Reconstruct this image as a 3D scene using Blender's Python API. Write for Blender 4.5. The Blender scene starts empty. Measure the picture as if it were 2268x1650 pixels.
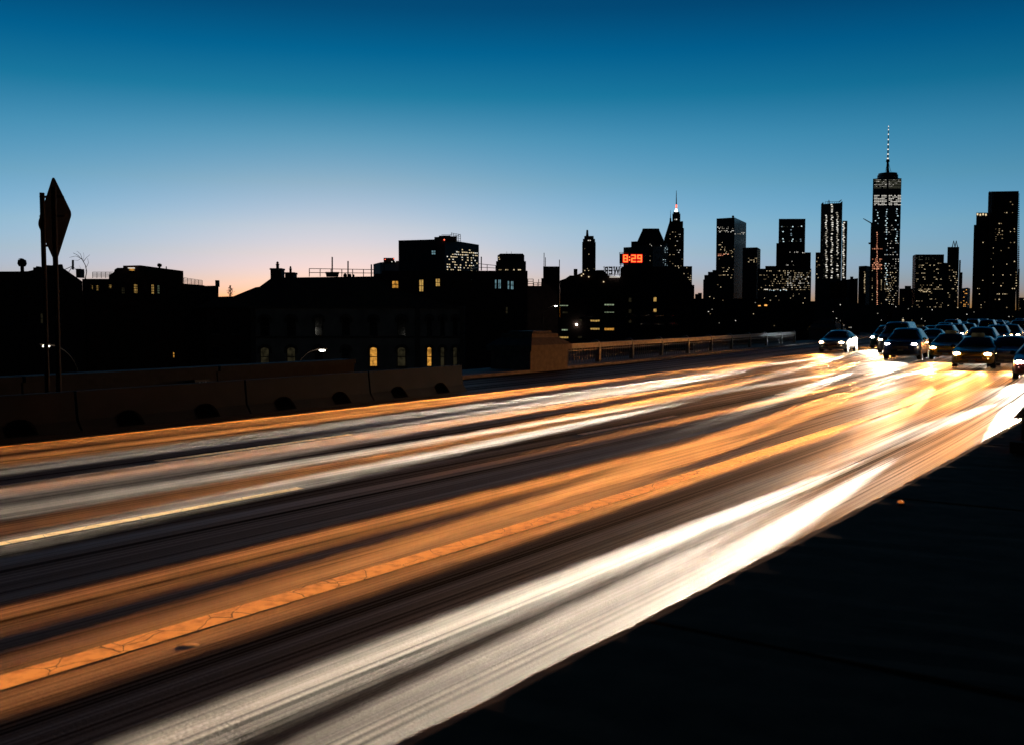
import bpy, math, random
import numpy as np
from mathutils import Vector, Matrix, Euler
random.seed(11)
RAD = math.radians
scene = bpy.context.scene
COL = scene.collection

# ------------------------------------------------------------------ camera
FPX, FW, FH, HORIZON = 2150.0, 2268.0, 1650.0, 702.0      # the photograph's frame, scaled to 2268 wide
CAM_H = 2.35
PITCH = math.atan((FH / 2 - HORIZON) / FPX)
cam_data = bpy.data.cameras.new('camera')
cam_data.sensor_width = 36.0
cam_data.lens = 36.0 * FPX / FW
cam_data.clip_start = 0.05
cam_data.clip_end = 40000.0
cam_data.dof.use_dof = True
cam_data.dof.focus_distance = 40.0
cam_data.dof.aperture_fstop = 2.8
cam = bpy.data.objects.new('camera', cam_data)
COL.objects.link(cam)
cam.location = (0, 0, CAM_H)
cam.rotation_euler = (math.pi / 2 - PITCH, 0, 0)
scene.camera = cam

# ------------------------------------------------------------------ sky, afterglow, exposure
SUN_AZ, SUN_EL = -10.0, 0.0                               # degrees; azimuth from straight ahead, + right
world = bpy.data.worlds.new('World')
scene.world = world
world.use_nodes = True
wn, wl = world.node_tree.nodes, world.node_tree.links
wn.clear()
w_out = wn.new('ShaderNodeOutputWorld')
w_bg = wn.new('ShaderNodeBackground')
w_sky = wn.new('ShaderNodeTexSky')
w_sky.sky_type = 'NISHITA'
w_sky.sun_disc = False
w_sky.sun_elevation = RAD(SUN_EL)
w_sky.sun_rotation = RAD(SUN_AZ)
w_sky.air_density, w_sky.dust_density, w_sky.ozone_density = 1.0, 0.3, 4.0
SKY_GAIN = [(0.0, (4.8, 6.6, 26.0)), (0.0233, (4.3, 6.8, 24.0)), (0.0367, (4.15, 6.9, 17.0)), (0.0633, (4.65, 6.88, 10.5)), (0.0897, (4.769, 6.886, 8.022)), (0.1332, (3.727, 5.999, 5.521)), (0.1757, (2.091, 5.201, 4.486)), (0.217, (0.421, 3.863, 3.376)), (0.257, (0.035, 2.82, 2.834)), (0.2955, (0.043, 1.828, 1.971)), (0.55, (0.16, 0.3, 0.36))]
w_geo = wn.new('ShaderNodeTexCoord')
w_sep = wn.new('ShaderNodeSeparateXYZ')
w_ramp = wn.new('ShaderNodeValToRGB')
w_mul = wn.new('ShaderNodeMix')
w_mul.data_type = 'RGBA'
w_mul.blend_type = 'MULTIPLY'
w_mul.inputs['Factor'].default_value = 1.0
wl.new(w_geo.outputs['Generated'], w_sep.inputs[0])
wl.new(w_sep.outputs['Z'], w_ramp.inputs['Fac'])
while len(w_ramp.color_ramp.elements) < len(SKY_GAIN):
    w_ramp.color_ramp.elements.new(0.5)
for e, (p_, c_) in zip(w_ramp.color_ramp.elements, SKY_GAIN):
    e.position = p_
    e.color = (*c_, 1)
# the afterglow fades round to the earth's shadow opposite the sunken sun
w_dot = wn.new('ShaderNodeVectorMath')
w_dot.operation = 'DOT_PRODUCT'
w_dot.inputs[1].default_value = (math.sin(RAD(SUN_AZ)), math.cos(RAD(SUN_AZ)), 0)
w_fade = wn.new('ShaderNodeMapRange')
w_fade.interpolation_type = 'SMOOTHSTEP'
w_fade.inputs['From Min'].default_value, w_fade.inputs['From Max'].default_value = -0.25, 0.8
w_fade.inputs['To Min'].default_value, w_fade.inputs['To Max'].default_value = 0.06, 1.0
w_mul2 = wn.new('ShaderNodeVectorMath')
w_mul2.operation = 'SCALE'
wl.new(w_geo.outputs['Generated'], w_dot.inputs[0])
wl.new(w_dot.outputs['Value'], w_fade.inputs[0])
wl.new(w_sky.outputs['Color'], w_mul2.inputs[0])
wl.new(w_fade.outputs[0], w_mul2.inputs['Scale'])
wl.new(w_mul2.outputs[0], w_mul.inputs['A'])
wl.new(w_ramp.outputs['Color'], w_mul.inputs['B'])
wl.new(w_mul.outputs['Result'], w_bg.inputs['Color'])
w_bg.inputs['Strength'].default_value = 0.1
wl.new(w_bg.outputs[0], w_out.inputs['Surface'])

sun_data = bpy.data.lights.new('sun', 'SUN')
sun_data.energy = 0.02
sun_data.angle = RAD(10)
sun_data.color = (1.0, 0.7, 0.5)
sun = bpy.data.objects.new('sun', sun_data)
COL.objects.link(sun)
sun.rotation_euler = Vector((-math.sin(RAD(SUN_AZ)), -math.cos(RAD(SUN_AZ)), -0.03)).to_track_quat('-Z', 'Y').to_euler()

scene.view_settings.view_transform = 'Standard'
scene.view_settings.look = 'None'
scene.view_settings.exposure = 0.0
scene.view_settings.gamma = 1.0
scene.render.engine = 'CYCLES'
scene.cycles.use_denoising = True
scene.cycles.max_bounces = 4
scene.cycles.sample_clamp_indirect = 4.0

# ------------------------------------------------------------------ helpers
GROUND = -9.0


def ray(px, py):
    """direction through a pixel of the frame, scaled so that y = 1"""
    X, Y = (px - FW / 2) / FPX, -(py - FH / 2) / FPX
    d = Vector((X, math.cos(PITCH) + Y * math.sin(PITCH), -math.sin(PITCH) + Y * math.cos(PITCH)))
    return d / d.y


def at(px, py, depth):
    return Vector((0, 0, CAM_H)) + ray(px, py) * depth


MATS = {}


def new_mat(name):
    m = bpy.data.materials.new(name)
    m.use_nodes = True
    MATS[name] = m
    return m, m.node_tree.nodes, m.node_tree.links, m.node_tree.nodes['Principled BSDF']


def pmat(name, col, rough=0.7, metal=0.0, var=0.35, scale=3.0, bump=0.0, coat=0.0, spec=0.5):
    m, n, l, b = new_mat(name)
    tc = n.new('ShaderNodeTexCoord')
    no = n.new('ShaderNodeTexNoise')
    no.inputs['Scale'].default_value = scale
    no.inputs['Detail'].default_value = 6
    rp = n.new('ShaderNodeValToRGB')
    rp.color_ramp.elements[0].position, rp.color_ramp.elements[1].position = 0.3, 0.7
    rp.color_ramp.elements[0].color = (*[c * (1 - var) for c in col], 1)
    rp.color_ramp.elements[1].color = (*[min(1, c * (1 + var * .6)) for c in col], 1)
    l.new(tc.outputs['Object'], no.inputs['Vector'])
    l.new(no.outputs['Fac'], rp.inputs['Fac'])
    l.new(rp.outputs['Color'], b.inputs['Base Color'])
    b.inputs['Roughness'].default_value = rough
    b.inputs['Metallic'].default_value = metal
    b.inputs['Coat Weight'].default_value = coat
    b.inputs['Specular IOR Level'].default_value = spec
    if bump:
        bp = n.new('ShaderNodeBump')
        bp.inputs['Strength'].default_value = bump
        l.new(no.outputs['Fac'], bp.inputs['Height'])
        l.new(bp.outputs['Normal'], b.inputs['Normal'])
    return m


def emat(name, col, strength, var=0.0, scale=1.0):
    m, n, l, b = new_mat(name)
    b.inputs['Base Color'].default_value = (.02, .02, .02, 1)
    b.inputs['Emission Strength'].default_value = strength
    if var:
        tc = n.new('ShaderNodeTexCoord')
        no = n.new('ShaderNodeTexNoise')
        no.inputs['Scale'].default_value = scale
        no.inputs['Detail'].default_value = 3
        rp = n.new('ShaderNodeValToRGB')
        rp.color_ramp.elements[0].position, rp.color_ramp.elements[1].position = 0.35, 0.62
        rp.color_ramp.elements[0].color = (*[c * (1 - var) for c in col], 1)
        rp.color_ramp.elements[1].color = (*col, 1)
        l.new(tc.outputs['Object'], no.inputs['Vector'])
        l.new(no.outputs['Fac'], rp.inputs['Fac'])
        l.new(rp.outputs['Color'], b.inputs['Emission Color'])
    else:
        b.inputs['Emission Color'].default_value = (*col, 1)
    return m


ORG = {}


class MB:
    def __init__(self):
        self.v, self.f = [], []

    def add(self, vs, fs):
        b = len(self.v)
        self.v += [tuple(p) for p in vs]
        self.f += [tuple(b + i for i in f) for f in fs]
        return self

    def hexa(self, p):
        return self.add(p, [(0, 3, 2, 1), (4, 5, 6, 7), (0, 1, 5, 4), (1, 2, 6, 5), (2, 3, 7, 6), (3, 0, 4, 7)])

    def box(self, x0, x1, y0, y1, z0, z1):
        return self.hexa([(x0, y0, z0), (x1, y0, z0), (x1, y1, z0), (x0, y1, z0), (x0, y0, z1), (x1, y0, z1), (x1, y1, z1), (x0, y1, z1)])

    def prism(self, poly, z0, z1, top=None):
        n = len(poly)
        t = top or poly
        self.add([(p[0], p[1], z0) for p in poly] + [(p[0], p[1], z1) for p in t],
                 [tuple(range(n))[::-1], tuple(range(n, 2 * n))] + [(i, (i + 1) % n, n + (i + 1) % n, n + i) for i in range(n)])
        return self

    def tube(self, p0, p1, r0, r1=None, n=8):
        r1 = r0 if r1 is None else r1
        p0, p1 = Vector(p0), Vector(p1)
        q = (p1 - p0).to_track_quat('Z', 'Y')
        c = [Vector((math.cos(6.28319 * i / n), math.sin(6.28319 * i / n), 0)) for i in range(n)]
        return self.add([p0 + q @ (k * r0) for k in c] + [p1 + q @ (k * r1) for k in c],
                        [tuple(range(n))[::-1], tuple(range(n, 2 * n))] + [(i, (i + 1) % n, n + (i + 1) % n, n + i) for i in range(n)])

    def ellipsoid(self, c, r, nu=12, nv=7):
        vs = [(c[0], c[1], c[2] - r[2])]
        for j in range(1, nv):
            a = math.pi * j / nv - math.pi / 2
            vs += [(c[0] + r[0] * math.cos(a) * math.cos(6.28319 * i / nu), c[1] + r[1] * math.cos(a) * math.sin(6.28319 * i / nu), c[2] + r[2] * math.sin(a)) for i in range(nu)]
        vs.append((c[0], c[1], c[2] + r[2]))
        fs = [(0, 1 + (i + 1) % nu, 1 + i) for i in range(nu)]
        for j in range(nv - 2):
            fs += [(1 + j * nu + i, 1 + j * nu + (i + 1) % nu, 1 + (j + 1) * nu + (i + 1) % nu, 1 + (j + 1) * nu + i) for i in range(nu)]
        k = len(vs) - 1
        fs += [(k, 1 + (nv - 2) * nu + i, 1 + (nv - 2) * nu + (i + 1) % nu) for i in range(nu)]
        return self.add(vs, fs)

    def sweep(self, sections):
        """rings of equal length joined along their order, ends closed"""
        n = len(sections[0])
        b = len(self.v)
        for s in sections:
            self.v += [tuple(p) for p in s]
        for k in range(len(sections) - 1):
            for i in range(n):
                self.f.append((b + k * n + i, b + k * n + (i + 1) % n, b + (k + 1) * n + (i + 1) % n, b + (k + 1) * n + i))
        self.f.append(tuple(b + i for i in range(n))[::-1])
        self.f.append(tuple(b + (len(sections) - 1) * n + i for i in range(n)))
        return self

    def mesh(self, name, mat, org=(0, 0, 0), smooth=False):
        me = bpy.data.meshes.new(name)
        o = Vector(org)
        me.from_pydata([tuple(Vector(p) - o) for p in self.v], [], self.f)
        me.materials.append(MATS[mat] if isinstance(mat, str) else mat)
        if smooth:
            me.polygons.foreach_set('use_smooth', [True] * len(me.polygons))
        me.update()
        return me

    def build(self, name, mat, parent=None, kind=None, smooth=False):
        org = ORG.get(parent.name, Vector()) if parent else Vector()
        o = bpy.data.objects.new(name, self.mesh(name, mat, org, smooth))
        COL.objects.link(o)
        if parent:
            o.parent = parent
        ORG[o.name] = org
        if kind:
            o['kind'] = kind
        return o


def share(name, me, parent, loc=(0, 0, 0), rot=(0, 0, 0), kind=None):
    o = bpy.data.objects.new(name, me)
    COL.objects.link(o)
    o.parent = parent
    o.location = loc
    o.rotation_euler = rot
    if kind:
        o['kind'] = kind
    return o


def thing(name, label, cat, loc=(0, 0, 0), group=None):
    o = bpy.data.objects.new(name, None)
    COL.objects.link(o)
    o.empty_display_size = 0.2
    o.location = loc
    o['label'], o['category'] = label, cat
    if group:
        o['group'] = group
    ORG[o.name] = Vector(loc)
    return o


# the carriageway's line: s metres ahead of the camera, d metres to its left
_ss = np.linspace(-60, 520, 5801)
_hd = np.radians(30 + 7 * np.clip((50 - _ss) / 50, 0, 2.0))
_cx, _cy = np.cumsum(np.sin(_hd)) * 0.1, np.cumsum(np.cos(_hd)) * 0.1
_i0 = int(np.searchsorted(_ss, 0))
_cx, _cy = _cx - _cx[_i0], _cy - _cy[_i0]


def head(s):
    return float(np.interp(s, _ss, _hd))


def road_at(s, d, z=0.0):
    h = head(s)
    return Vector((float(np.interp(s, _ss, _cx)) - d * math.cos(h), float(np.interp(s, _ss, _cy)) + d * math.sin(h), z))


def srange(s0, s1, step):
    n = max(1, int(math.ceil((s1 - s0) / step)))
    return [s0 + (s1 - s0) * i / n for i in range(n + 1)]


def along(profile, s0, s1, step=2.0):
    """sweep a (d, z) profile along the carriageway"""
    return MB().sweep([[road_at(s, d, z) for d, z in profile] for s in srange(s0, s1, step)])


# ------------------------------------------------------------------ materials
def asphalt():
    m, n, l, b = new_mat('asphalt')
    uv = n.new('ShaderNodeUVMap')
    uv.uv_map = 'lane'
    def noise(sx, sy, detail=5, rough=.6):
        mp = n.new('ShaderNodeMapping')
        mp.inputs['Scale'].default_value = (sx, sy, 1)
        no = n.new('ShaderNodeTexNoise')
        no.inputs['Scale'].default_value = 1.0
        no.inputs['Detail'].default_value = detail
        no.inputs['Roughness'].default_value = rough
        l.new(uv.outputs[0], mp.inputs[0])
        l.new(mp.outputs[0], no.inputs['Vector'])
        return no.outputs['Fac']
    s_a, s_b, fine, patch = noise(.02, 2.6, 6), noise(.012, 26.0, 3, .75), noise(34, 34, 4, .8), noise(.25, .6, 4)
    sm = n.new('ShaderNodeMix')
    sm.data_type = 'FLOAT'
    sm.inputs['Factor'].default_value = .45
    l.new(s_a, sm.inputs[2])
    l.new(s_b, sm.inputs[3])
    streak = sm.outputs[0]
    r1 = n.new('ShaderNodeValToRGB')
    r1.color_ramp.elements[0].position, r1.color_ramp.elements[0].color = .44, (.008, .0062, .0052, 1)
    r1.color_ramp.elements[1].position, r1.color_ramp.elements[1].color = .58, (.105, .084, .068, 1)
    l.new(streak, r1.inputs[0])
    mx = n.new('ShaderNodeMix')
    mx.data_type, mx.blend_type = 'RGBA', 'OVERLAY'
    mx.inputs['Factor'].default_value = .75
    l.new(r1.outputs[0], mx.inputs['A'])
    l.new(fine, mx.inputs['B'])
    l.new(mx.outputs['Result'], b.inputs['Base Color'])
    rr = n.new('ShaderNodeMapRange')
    rr.inputs['From Min'].default_value, rr.inputs['From Max'].default_value = .4, .62
    rr.inputs['To Min'].default_value, rr.inputs['To Max'].default_value = .9, .45
    l.new(streak, rr.inputs[0])
    l.new(rr.outputs[0], b.inputs['Roughness'])
    sr = n.new('ShaderNodeMapRange')
    sr.inputs['From Min'].default_value, sr.inputs['From Max'].default_value = .43, .60
    sr.inputs['To Min'].default_value, sr.inputs['To Max'].default_value = .0, .34
    l.new(streak, sr.inputs[0])
    l.new(sr.outputs[0], b.inputs['Specular IOR Level'])
    ad = n.new('ShaderNodeMath')
    ad.operation = 'MULTIPLY_ADD'
    ad.inputs[1].default_value = 1.0
    l.new(fine, ad.inputs[0])
    l.new(patch, ad.inputs[2])
    bp = n.new('ShaderNodeBump')
    bp.inputs['Strength'].default_value = .6
    bp.inputs['Distance'].default_value = .012
    l.new(ad.outputs[0], bp.inputs['Height'])
    l.new(bp.outputs[0], b.inputs['Normal'])


def line_paint():
    m, n, l, b = new_mat('line_paint')
    tc = n.new('ShaderNodeTexCoord')
    def crack(scale, th):
        vo = n.new('ShaderNodeTexVoronoi')
        vo.feature = 'DISTANCE_TO_EDGE'
        vo.inputs['Scale'].default_value = scale
        wob = n.new('ShaderNodeTexNoise')
        wob.inputs['Scale'].default_value = 3.0
        ad = n.new('ShaderNodeMix')
        ad.data_type = 'VECTOR'
        ad.inputs['Factor'].default_value = .12
        l.new(tc.outputs['Object'], wob.inputs['Vector'])
        l.new(tc.outputs['Object'], ad.inputs['A'])
        l.new(wob.outputs['Color'], ad.inputs['B'])
        l.new(ad.outputs['Result'], vo.inputs['Vector'])
        lt = n.new('ShaderNodeMath')
        lt.operation = 'LESS_THAN'
        lt.inputs[1].default_value = th
        l.new(vo.outputs['Distance'], lt.inputs[0])
        return lt.outputs[0]
    c = crack(3.0, .008)
    no = n.new('ShaderNodeTexNoise')
    no.inputs['Scale'].default_value = 9
    no.inputs['Detail'].default_value = 8
    l.new(tc.outputs['Object'], no.inputs['Vector'])
    rp = n.new('ShaderNodeValToRGB')
    rp.color_ramp.elements[0].position, rp.color_ramp.elements[0].color = .3, (.55, .36, .15, 1)
    rp.color_ramp.elements[1].position, rp.color_ramp.elements[1].color = .55, (.88, .66, .32, 1)
    l.new(no.outputs['Fac'], rp.inputs[0])
    mx = n.new('ShaderNodeMix')
    mx.data_type = 'RGBA'
    l.new(c, mx.inputs['Factor'])
    l.new(rp.outputs[0], mx.inputs['A'])
    mx.inputs['B'].default_value = (.04, .03, .025, 1)
    l.new(mx.outputs['Result'], b.inputs['Base Color'])
    b.inputs['Roughness'].default_value = .55


asphalt()
line_paint()
pmat('ground', (.05, .05, .045), .9, scale=.02)
pmat('brick', (.16, .075, .055), .85, scale=1.5)
pmat('dark_brick', (.09, .05, .042), .85, scale=1.5)
pmat('pale_stucco', (.33, .31, .29), .85, scale=.6)
pmat('slate', (.06, .06, .065), .6, scale=1.2)
pmat('trim', (.12, .1, .09), .7)
pmat('facade_stone', (.12, .11, .1), .7, scale=.05)
pmat('facade_glass', (.04, .05, .06), .25, scale=.03, var=.5)
pmat('facade_brown', (.08, .055, .045), .7, scale=.05)
pmat('facade_concrete', (.16, .155, .15), .8, scale=.05)
pmat('granite', (.2, .15, .11), .85, scale=5, bump=.25)
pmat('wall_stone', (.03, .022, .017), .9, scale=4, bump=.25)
pmat('concrete', (.27, .25, .22), .85, scale=2.5, bump=.2)
pmat('parapet_stone', (.2, .08, .04), .95, scale=7, bump=.5, spec=.1)
pmat('recess_shade', (.006, .005, .005), 1.0, spec=0)  # near-black colour standing in for shade inside the barrier's arches
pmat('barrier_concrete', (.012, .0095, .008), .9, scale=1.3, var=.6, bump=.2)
pmat('steel', (.1, .1, .1), .5, .8, scale=8)
pmat('painted_steel', (.2, .17, .14), .6, .2, scale=6)
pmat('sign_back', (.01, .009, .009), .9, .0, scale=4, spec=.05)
pmat('galvanised', (.03, .021, .016), .8, .0, scale=12, spec=.1)
pmat('bark', (.06, .045, .035), .9)
pmat('leaf', (.05, .08, .03), .8)
pmat('dark_glass', (.012, .014, .018), .08, spec=.6)
pmat('tyre', (.02, .02, .02), .85)
pmat('rim', (.45, .45, .46), .3, .9, var=.1)
pmat('black_plastic', (.018, .018, .02), .5)
pmat('plate', (.55, .5, .3), .5)
pmat('chrome', (.6, .6, .62), .15, 1.0, var=.1)
for nm, c in dict(paint_white=(.62, .61, .58), paint_silver=(.32, .33, .34), paint_black=(.015, .015, .017), paint_grey=(.1, .105, .11),
                  paint_blue=(.03, .06, .16), paint_red=(.25, .025, .02), paint_yellow=(.75, .4, .03), paint_green=(.03, .09, .06)).items():
    pmat(nm, c, .35, .1, var=.08, scale=2, coat=.8)
emat('win_warm', (1.0, .78, .46), .95)
emat('win_white', (1.0, .95, .84), 1.05)
emat('win_cool', (.72, .95, 1.0), 1.1)
emat('win_amber', (1.0, .45, .1), 1.4)
emat('win_orange', (1.0, .42, .24), 1.1)
emat('win_dim', (.5, .5, .35), .15)
emat('win_warm_low', (1.0, .72, .38), .3)
emat('win_white_low', (1.0, .9, .72), .4)
emat('win_cool_low', (.6, .85, 1.0), .32)
emat('win_orange_low', (1.0, .36, .2), .45)
emat('room_amber', (1.0, .45, .07), .75, .7, 2.6)
emat('room_yellow', (1.0, .6, .16), .6, .6, 2.4)
emat('room_cyan', (.35, .65, .75), .45, .7, 1.5)
emat('room_green', (.75, .95, .6), .4, .5, 1.2)
emat('room_dim', (.6, .5, .25), .035, .8, 2.0)
emat('beacon_red', (1.0, .12, .06), 3.0)
emat('spire_white', (1.0, .97, .9), 3.0)
emat('clock_tube', (1.0, .17, .03), 2.2)
emat('clock_glow', (1.0, .012, .015), 1.2)  # emitting backing that stands in for the halo round the digits
emat('lamp_white', (1.0, .97, .82), 14.0)
emat('head_warm', (1.0, .66, .34), 45.0)
emat('head_white', (1.0, .93, .82), 55.0)
emat('head_cool', (.84, .94, 1.0), 55.0)
emat('tail_red', (1.0, .03, .02), 2.0)
emat('glint_amber', (1.0, .42, .05), 4.0)
emat('glint_dull', (1.0, .25, .04), .5)

# ------------------------------------------------------------------ ground and carriageway
g = MB().add([(-14000, -3000, GROUND), (14000, -3000, GROUND), (14000, 30000, GROUND), (-14000, 30000, GROUND)], [(0, 1, 2, 3)]).build('ground', 'ground')
g['kind'] = 'structure'

LANES = [2.5, 6.3, 10.2, 14.0, 17.8]
me_road = MB()
rows_s = srange(-25, 480, 2.5)
ds = [-3.0, 1.0, 2.5, 6.3, 10.2, 14.0, 17.8, 19.0, 25.0]
for s in rows_s:
    for d in ds:
        me_road.v.append(tuple(road_at(s, d, 0)))
nd = len(ds)
for i in range(len(rows_s) - 1):
    for j in range(nd - 1):
        me_road.f.append((i * nd + j, (i + 1) * nd + j, (i + 1) * nd + j + 1, i * nd + j + 1))
road = me_road.build('road', 'asphalt')
road['kind'] = 'structure'
uvl = road.data.uv_layers.new(name='lane')
for lp in road.data.loops:
    i, j = divmod(lp.vertex_index, nd)
    uvl.data[lp.index].uv = (rows_s[i], ds[j])
emb = MB()
for d0, d1 in ((-3.0, -3.0), (25.0, 25.0)):
    sec = srange(-25, 480, 5)
    b = len(emb.v)
    for s in sec:
        emb.v += [tuple(road_at(s, d0, -.004)), tuple(road_at(s, d1, GROUND))]
    emb.f += [(b + 2 * i, b + 2 * i + 2, b + 2 * i + 3, b + 2 * i + 1) for i in range(len(sec) - 1)]
emb.build('retaining_wall', 'granite')['kind'] = 'structure'


def strip(d0, d1, s0, s1, z, mat, name, parent=None):
    sec = srange(s0, s1, 1.5)
    m = MB()
    for s in sec:
        m.v += [tuple(road_at(s, d0, z)), tuple(road_at(s, d1, z))]
    m.f += [(2 * i, 2 * i + 2, 2 * i + 3, 2 * i + 1) for i in range(len(sec) - 1)]
    return m.build(name, mat, parent)


# painted lines: solid between the two near lanes, dashes between the others
strip(6.3 - .13, 6.3 + .13, -12, 480, .006, 'line_paint', 'lane_line', road)
strip(2.35 - .06, 2.35 + .06, -12, 480, .006, 'line_paint', 'edge_line', road)
for d in (10.2, 14.0):
    for k in range(26):
        s0 = -8.0 + 12.2 * k + (d - 10) * 1.3
        strip(d - .08, d + .08, s0, s0 + 4.6, .006, 'line_paint', 'lane_dash', road)
strip(17.8 - .06, 17.8 + .06, -12, 480, .006, 'line_paint', 'edge_line', road)

# ------------------------------------------------------------------ buildings
def poly_from(pts, ref, depth, thick):
    """front corners whose flat roof line shows at the given pixels; returns footprint, roof height, front corners"""
    z = at(*pts[ref], depth).z
    front = []
    for px, py in pts:
        r = ray(px, py)
        dep = (z - CAM_H) / r.z if abs(r.z) > 1e-4 else depth
        dep = min(max(dep, depth * .7), depth * 1.5)
        front.append(Vector((r.x * dep, dep, 0)))
    dl, dr = front[0].y, front[-1].y
    back = [front[-1] * ((dr + thick) / dr), front[0] * ((dl + thick) / dl)]
    back = [Vector((b.x, b.y, 0)) for b in back]
    return front + back, z, front


FRONT = {}


def tier(root, pts, depth, mat, ref=0, thick=40.0, z0=None, part='wall', top_scale=None):
    poly, z, front = poly_from(pts, ref, depth, thick)
    m = MB()
    top = None
    if top_scale:
        c = sum((p for p in poly), Vector()) / len(poly)
        top = [c + (p - c) * top_scale for p in poly]
    m.prism(poly, GROUND if z0 is None else z0, z, top)
    o = m.build(part, mat, root)
    FRONT[o.name] = front
    return o, z, front


def face_pt(front, px, py):
    """where the ray through a pixel meets the front faces"""
    best = None
    r = ray(px, py)
    for a, b in zip(front, front[1:]):
        # x = t r.x, y = t on the line a-b
        ex, ey = b.x - a.x, b.y - a.y
        den = r.x * ey - ex
        if abs(den) < 1e-9:
            continue
        t = (a.x * ey - a.y * ex) / den
        u = ((t * r.x - a.x) * ex + (t - a.y) * ey) / (ex * ex + ey * ey)
        if -.02 <= u <= 1.02 and t > 0:
            nrm = Vector((ey, -ex, 0)).normalized()
            if best is None or t < best[0]:
                best = (t, Vector((ex, ey, 0)).normalized(), nrm)
    return best


def lights(root, front, spots, mat, name='lit_window', proud=.35):
    """small lit panes, real boxes proud of the far facades; spots: (px, py, w, h) in frame pixels"""
    ms = {False: MB(), True: MB()}
    for px, py, w, h in spots:
        hit = face_pt(front, px, py)
        if not hit:
            continue
        m = ms[random.random() < .5 and name == 'lit_window' and mat + '_low' in MATS]
        t, e, nrm = hit
        c = Vector((0, 0, CAM_H)) + ray(px, py) * t
        k = t / FPX
        fore = max(.3, abs(e.x - e.y * ray(px, py).x))
        hw, hh = w * k * .5 / fore, h * k * .5
        a, b = c - e * hw, c + e * hw
        m.hexa([a - Vector((0, 0, hh)) , b - Vector((0, 0, hh)), b + nrm * proud - Vector((0, 0, hh)), a + nrm * proud - Vector((0, 0, hh)),
                a + Vector((0, 0, hh)), b + Vector((0, 0, hh)), b + nrm * proud + Vector((0, 0, hh)), a + nrm * proud + Vector((0, 0, hh))])
    o = None
    for low, m in ms.items():
        if m.v:
            o = m.build(name, mat + '_low' if low else mat, root, kind='stuff')
    return o


KEEP = .5                                                 # share of the lit panes that are on


def rows(x0, x1, dx, y0, y1, dy, prob, w=1.6, h=1.4, jit=.25, clump=0.0):
    out = []
    y = y0
    while y <= y1:
        x = x0
        on = random.random() < prob
        while x <= x1:
            if clump:
                if random.random() > clump:
                    on = random.random() < prob
            else:
                on = random.random() < prob
            if on and random.random() < KEEP:
                out.append((x + random.uniform(-jit, jit), y, w * random.uniform(.45, 1.1), h * random.uniform(.6, 1.0)))
            x += dx
        y += dy
    return out


def floors(root, front, z0, z1, dz, mat, name='floor_band', proud=.2, hgt=.5):
    """proud floor edges across the front faces"""
    m = MB()
    z = z0
    while z < z1:
        for a, b in zip(front, front[1:]):
            e = (b - a).normalized()
            nrm = Vector((e.y, -e.x, 0))
            p = [a, b, b + nrm * proud, a + nrm * proud]
            m.hexa([Vector((q.x, q.y, z)) for q in (p[0], p[3], p[2], p[1])] + [Vector((q.x, q.y, z + hgt)) for q in (p[0], p[3], p[2], p[1])])
        z += dz
    return m.build(name, mat, root, kind='stuff')


def bldg(name, label, px, depth, cat='building', group=None):
    p = at(px, HORIZON, depth)
    return thing(name, label, cat, (p.x, p.y, GROUND), group)


def mast(root, px, py0, py1, depth, r, mat='steel', name='antenna', n=6, r1=None):
    return MB().tube(at(px, py1, depth), at(px, py0, depth), r, r1, n).build(name, mat, root)


# --- the distant skyline, left to right
# slim tower with a roof lantern
t = bldg('office_tower', 'slim dark tower with round shoulders and a roof lantern, standing alone', 1304, 1700, 'tower', )
o, z, fr = tier(t, [(1289.5, 537), (1319.5, 537)], 1700, 'facade_stone', part='shaft')
o, z2, fr2 = tier(t, [(1291, 530), (1318, 530)], 1702, 'facade_stone', z0=z - 1, part='setback')
o, z3, fr3 = tier(t, [(1294, 523.5), (1315, 523.5)], 1704, 'facade_stone', z0=z2 - 1, part='crown')
o, z4, fr4 = tier(t, [(1297.5, 510), (1304, 510)], 1710, 'steel', z0=z3 - 1, part='lantern', thick=6, top_scale=.6)
lights(t, fr, rows(1292, 1318, 3, 540, 600, 6, .07), 'win_warm')
lights(t, fr, rows(1292, 1318, 3, 596, 604, 4, .5, 1.8), 'win_warm')
lights(t, fr2, [(1303, 533.5, 2, 1.6), (1307, 533.5, 2, 1.6)], 'win_white')
# behind the clock: hipped tower
t = bldg('office_tower', 'broad tower with a cut-off pyramid roof right behind the red clock', 1435, 1900, 'tower')
o, z, fr = tier(t, [(1398, 536), (1446, 534), (1479, 541)], 1900, 'facade_stone', ref=1)
a0 = [at(1404, 531, 1905), at(1472, 531, 1905)]
zt = at(1440, 507.6, 1915).z
r0 = MB()
q = [at(1409, 528, 1903), at(1474, 530, 1903), at(1474, 530, 1943), at(1409, 528, 1943)]
q2 = [at(1424, 509, 1915), at(1459, 509, 1915), at(1459, 509, 1935), at(1424, 509, 1935)]
r0.hexa([Vector((p.x, p.y, z - 6)) for p in q] + [Vector((p.x, p.y, zt)) for p in q2])
r0.build('roof', 'slate', t)
MB().hexa([at(1422, 509.5, 1913), at(1461, 509.5, 1913), at(1461, 509.5, 1937), at(1422, 509.5, 1937), at(1424, 507, 1914), at(1459, 507, 1914), at(1459, 507, 1936), at(1424, 507, 1936)]).build('cornice', 'slate', t)
tier(t, [(1381, 549), (1398, 548)], 1880, 'facade_concrete', part='annex')
lights(t, fr, rows(1469, 1478, 2.2, 541, 592, 3.2, .55, 1.3, 1.2), 'win_cool')
lights(t, fr, rows(1440, 1468, 3, 542, 545, 3, .6, 2, 1.5), 'win_white')
lights(t, fr, rows(1420, 1470, 4, 548, 592, 5, .08), 'win_warm')
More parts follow.
